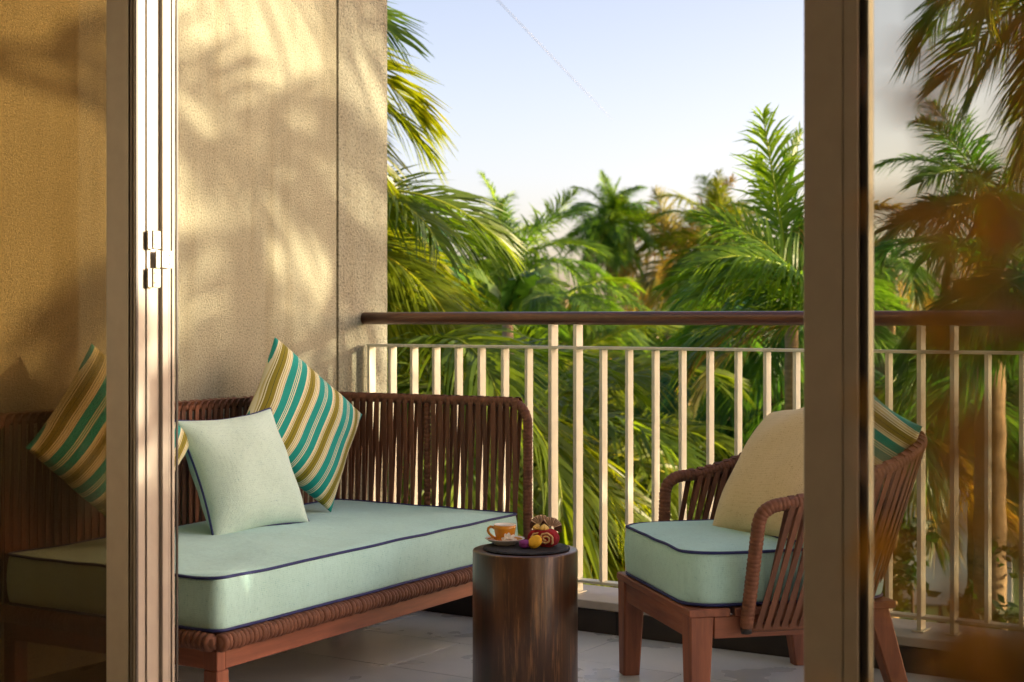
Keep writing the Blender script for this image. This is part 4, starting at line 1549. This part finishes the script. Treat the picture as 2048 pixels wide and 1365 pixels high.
def banana(label, px, py, depth, leaves, col, group='broad-leaved plants'):
    c = at(px, depth, py)
    root = thing('banana_plant', label, 'plant', (c.x, c.y, GZ), 0, group)
    h = c.z - GZ
    MB().tube([(0, 0, 0), (0.02, 0, h * .5), (0, 0, h)], [0.10, 0.08, 0.05], 8).build('stem', M_TRUNK, root).color = col
    for (az, el, dr, ln, wd) in leaves:
        vs, fs = [], []
        p = Vector((0, 0, h))
        m = 14
        mb = MB()
        pts = []
        for i in range(m + 1):
            s = i / m
            a = R(el) - R(dr) * s
            t = Vector((math.cos(a) * math.cos(R(az)), math.cos(a) * math.sin(R(az)), math.sin(a)))
            sd_ = Vector((-math.sin(R(az)), math.cos(R(az)), 0))
            up = t.cross(sd_)
            w = wd * (math.sin(math.pi * (0.04 + 0.95 * s)) ** 0.6)
            for j in (-1, -.5, 0, .5, 1):
                vs.append(p + sd_ * (w * .5 * j) + up * (-abs(j) * 0.18 * w + 0.02 * math.sin(i * 2.1 + j * 3)))
            pts.append(Vector(p))
            p = p + t * (ln / m)
        for i in range(m):
            for j in range(4):
                a0 = i * 5 + j
                fs.append((a0, a0 + 1, a0 + 6, a0 + 5))
        mb.add(vs, fs, 0, True)
        mb.tube(pts, [0.014 * (1 - .8 * i / m) for i in range(m + 1)], 5, mi=1)
        mb.build('leaf', [M_BROAD, M_RACHIS], root).color = col
    return root


banana('banana plant with one broad arching leaf above the handrail', 1015, 625, 14, [(RIGHT, 78, 120, 0.75, 0.26), (RIGHT + 180, 70, 60, 0.9, 0.30), (RIGHT + 60, 60, 70, 1.0, 0.3), (RIGHT - 70, 60, 80, 0.9, 0.28)], (0.07, 0.14, 0.015, 1))

# small pavilion in the clearing
hc = at(1243, 34, 700)
hut = thing('garden_pavilion', 'small thatched timber pavilion in the sunny clearing beyond the railing', 'pavilion', (hc.x, hc.y, GZ), R(20))
hz0 = hc.z - GZ
for (x, y) in ((-.75, -.6), (.75, -.6), (-.75, .6), (.75, .6)):
    MB().box(x - 0.06, x + 0.06, y - 0.06, y + 0.06, 0, hz0 + .15).build('post', M_HUT, hut)
for k in range(9):
    x = -0.62 + k * 0.155
    MB().box(x - 0.05, x + 0.05, -0.62, -0.58, 0.2, hz0).build('slat', M_HUT, hut)
rf = [(-1.1, -.9, hz0 + .10), (1.1, -.9, hz0 + .10), (1.1, .9, hz0 + .10), (-1.1, .9, hz0 + .10), (-.5, 0, hz0 + .55), (.5, 0, hz0 + .55),
      (-1.1, -.9, hz0 - .02), (1.1, -.9, hz0 - .02), (1.1, .9, hz0 - .02), (-1.1, .9, hz0 - .02)]
MB().add(rf, [(0, 1, 5, 4), (1, 2, 5), (2, 3, 4, 5), (3, 0, 4), (6, 7, 1, 0), (7, 8, 2, 1), (8, 9, 3, 2), (9, 6, 0, 3), (9, 8, 7, 6)]).build('roof', M_THATCH, hut)

# pale garden path behind the glass
pc = at(1900, 33)
pth = MB().box(-5, 5, -1.4, 1.4, GZ - 0.05, GZ + 0.02).build('path', M_PATH, None, (pc.x, pc.y, 0), (0, 0, R(40)))
struct('path', pth)
bl = at(1905, 24, 980)
gw = tag(MB().box(-0.9, 0.9, -0.12, 0.12, 0, bl.z - GZ, bev=0.01).build('garden_wall', M_RENDER, None, (bl.x, bl.y, GZ), (0, 0, R(25))), 'short white rendered garden wall seen low through the door glass', 'wall')

# vapour trail high over the garden
a, b = at(985, 3000, -10), at(1225, 3300, 240)
tag(MB().tube([a, a.lerp(b, .3), a.lerp(b, .7), b], [0.7, 0.8, 0.7, 0.3], 6).build('contrail', M_TRAIL), 'thin white aeroplane trail slanting across the pale sky', 'contrail')

# ------------------------------------------------------------------ autumn-leaved plant inside, close to the lens
pp = at(2040, 0.34)
plant = thing('potted_plant', 'orange-brown leafy pot plant close to the lens, blurred before the door glass', 'plant', (pp.x, pp.y, 0), math.asin(SN))
MB().lathe([(0.0, 0), (0.10, 0), (0.115, 0.02), (0.145, 0.26), (0.155, 0.27), (0.155, 0.30), (0.138, 0.30), (0.132, 0.27), (0.0, 0.262)], 28).build('pot', M_POT, plant)
rp = random.Random(77)
stm = MB()
spots = []
for k in range(8):
    hh = rp.uniform(0.97, 1.19)
    sx, sy = rp.uniform(-0.022, 0.022), rp.uniform(-0.03, 0.04)
    stm.tube([(0, 0, 0.25), (sx * .6 + .012, sy * .4, hh * .6), (sx, sy, hh)], [0.005, 0.0028, 0.0009], 5)
    for q in range(26):
        s = rp.uniform(0.78, 1.0)
        spots.append(Vector((sx * s + rp.gauss(0, .009), sy * s + rp.gauss(0, .02), 0.25 + (hh - .25) * s + rp.gauss(0, .012))))
for q in range(7):
    spots.append(Vector((rp.uniform(-0.042, -0.025), rp.uniform(-.02, .02), rp.uniform(0.98, 1.09))))
for q in range(70):
    spots.append(Vector((rp.uniform(-0.020, 0.008), rp.uniform(-.03, .03), rp.uniform(1.01, 1.19))))
stm.build('stem', M_BRANCH, plant)
lf = MB()
for sp_ in spots:
    d = Vector((rp.uniform(-1, 1), rp.uniform(-1, 1), rp.uniform(-.6, .5))).normalized()
    w = d.orthogonal().normalized()
    s = rp.uniform(0.005, 0.011)
    lf.add([sp_ - d * s, sp_ - d * s * .2 + w * s * .5, sp_ + d * s, sp_ - d * s * .2 - w * s * .5], [(0, 1, 2, 3)])
lo = lf.build('leaves', M_BROAD, plant)
lo.color = (0.75, 0.30, 0.05, 1)
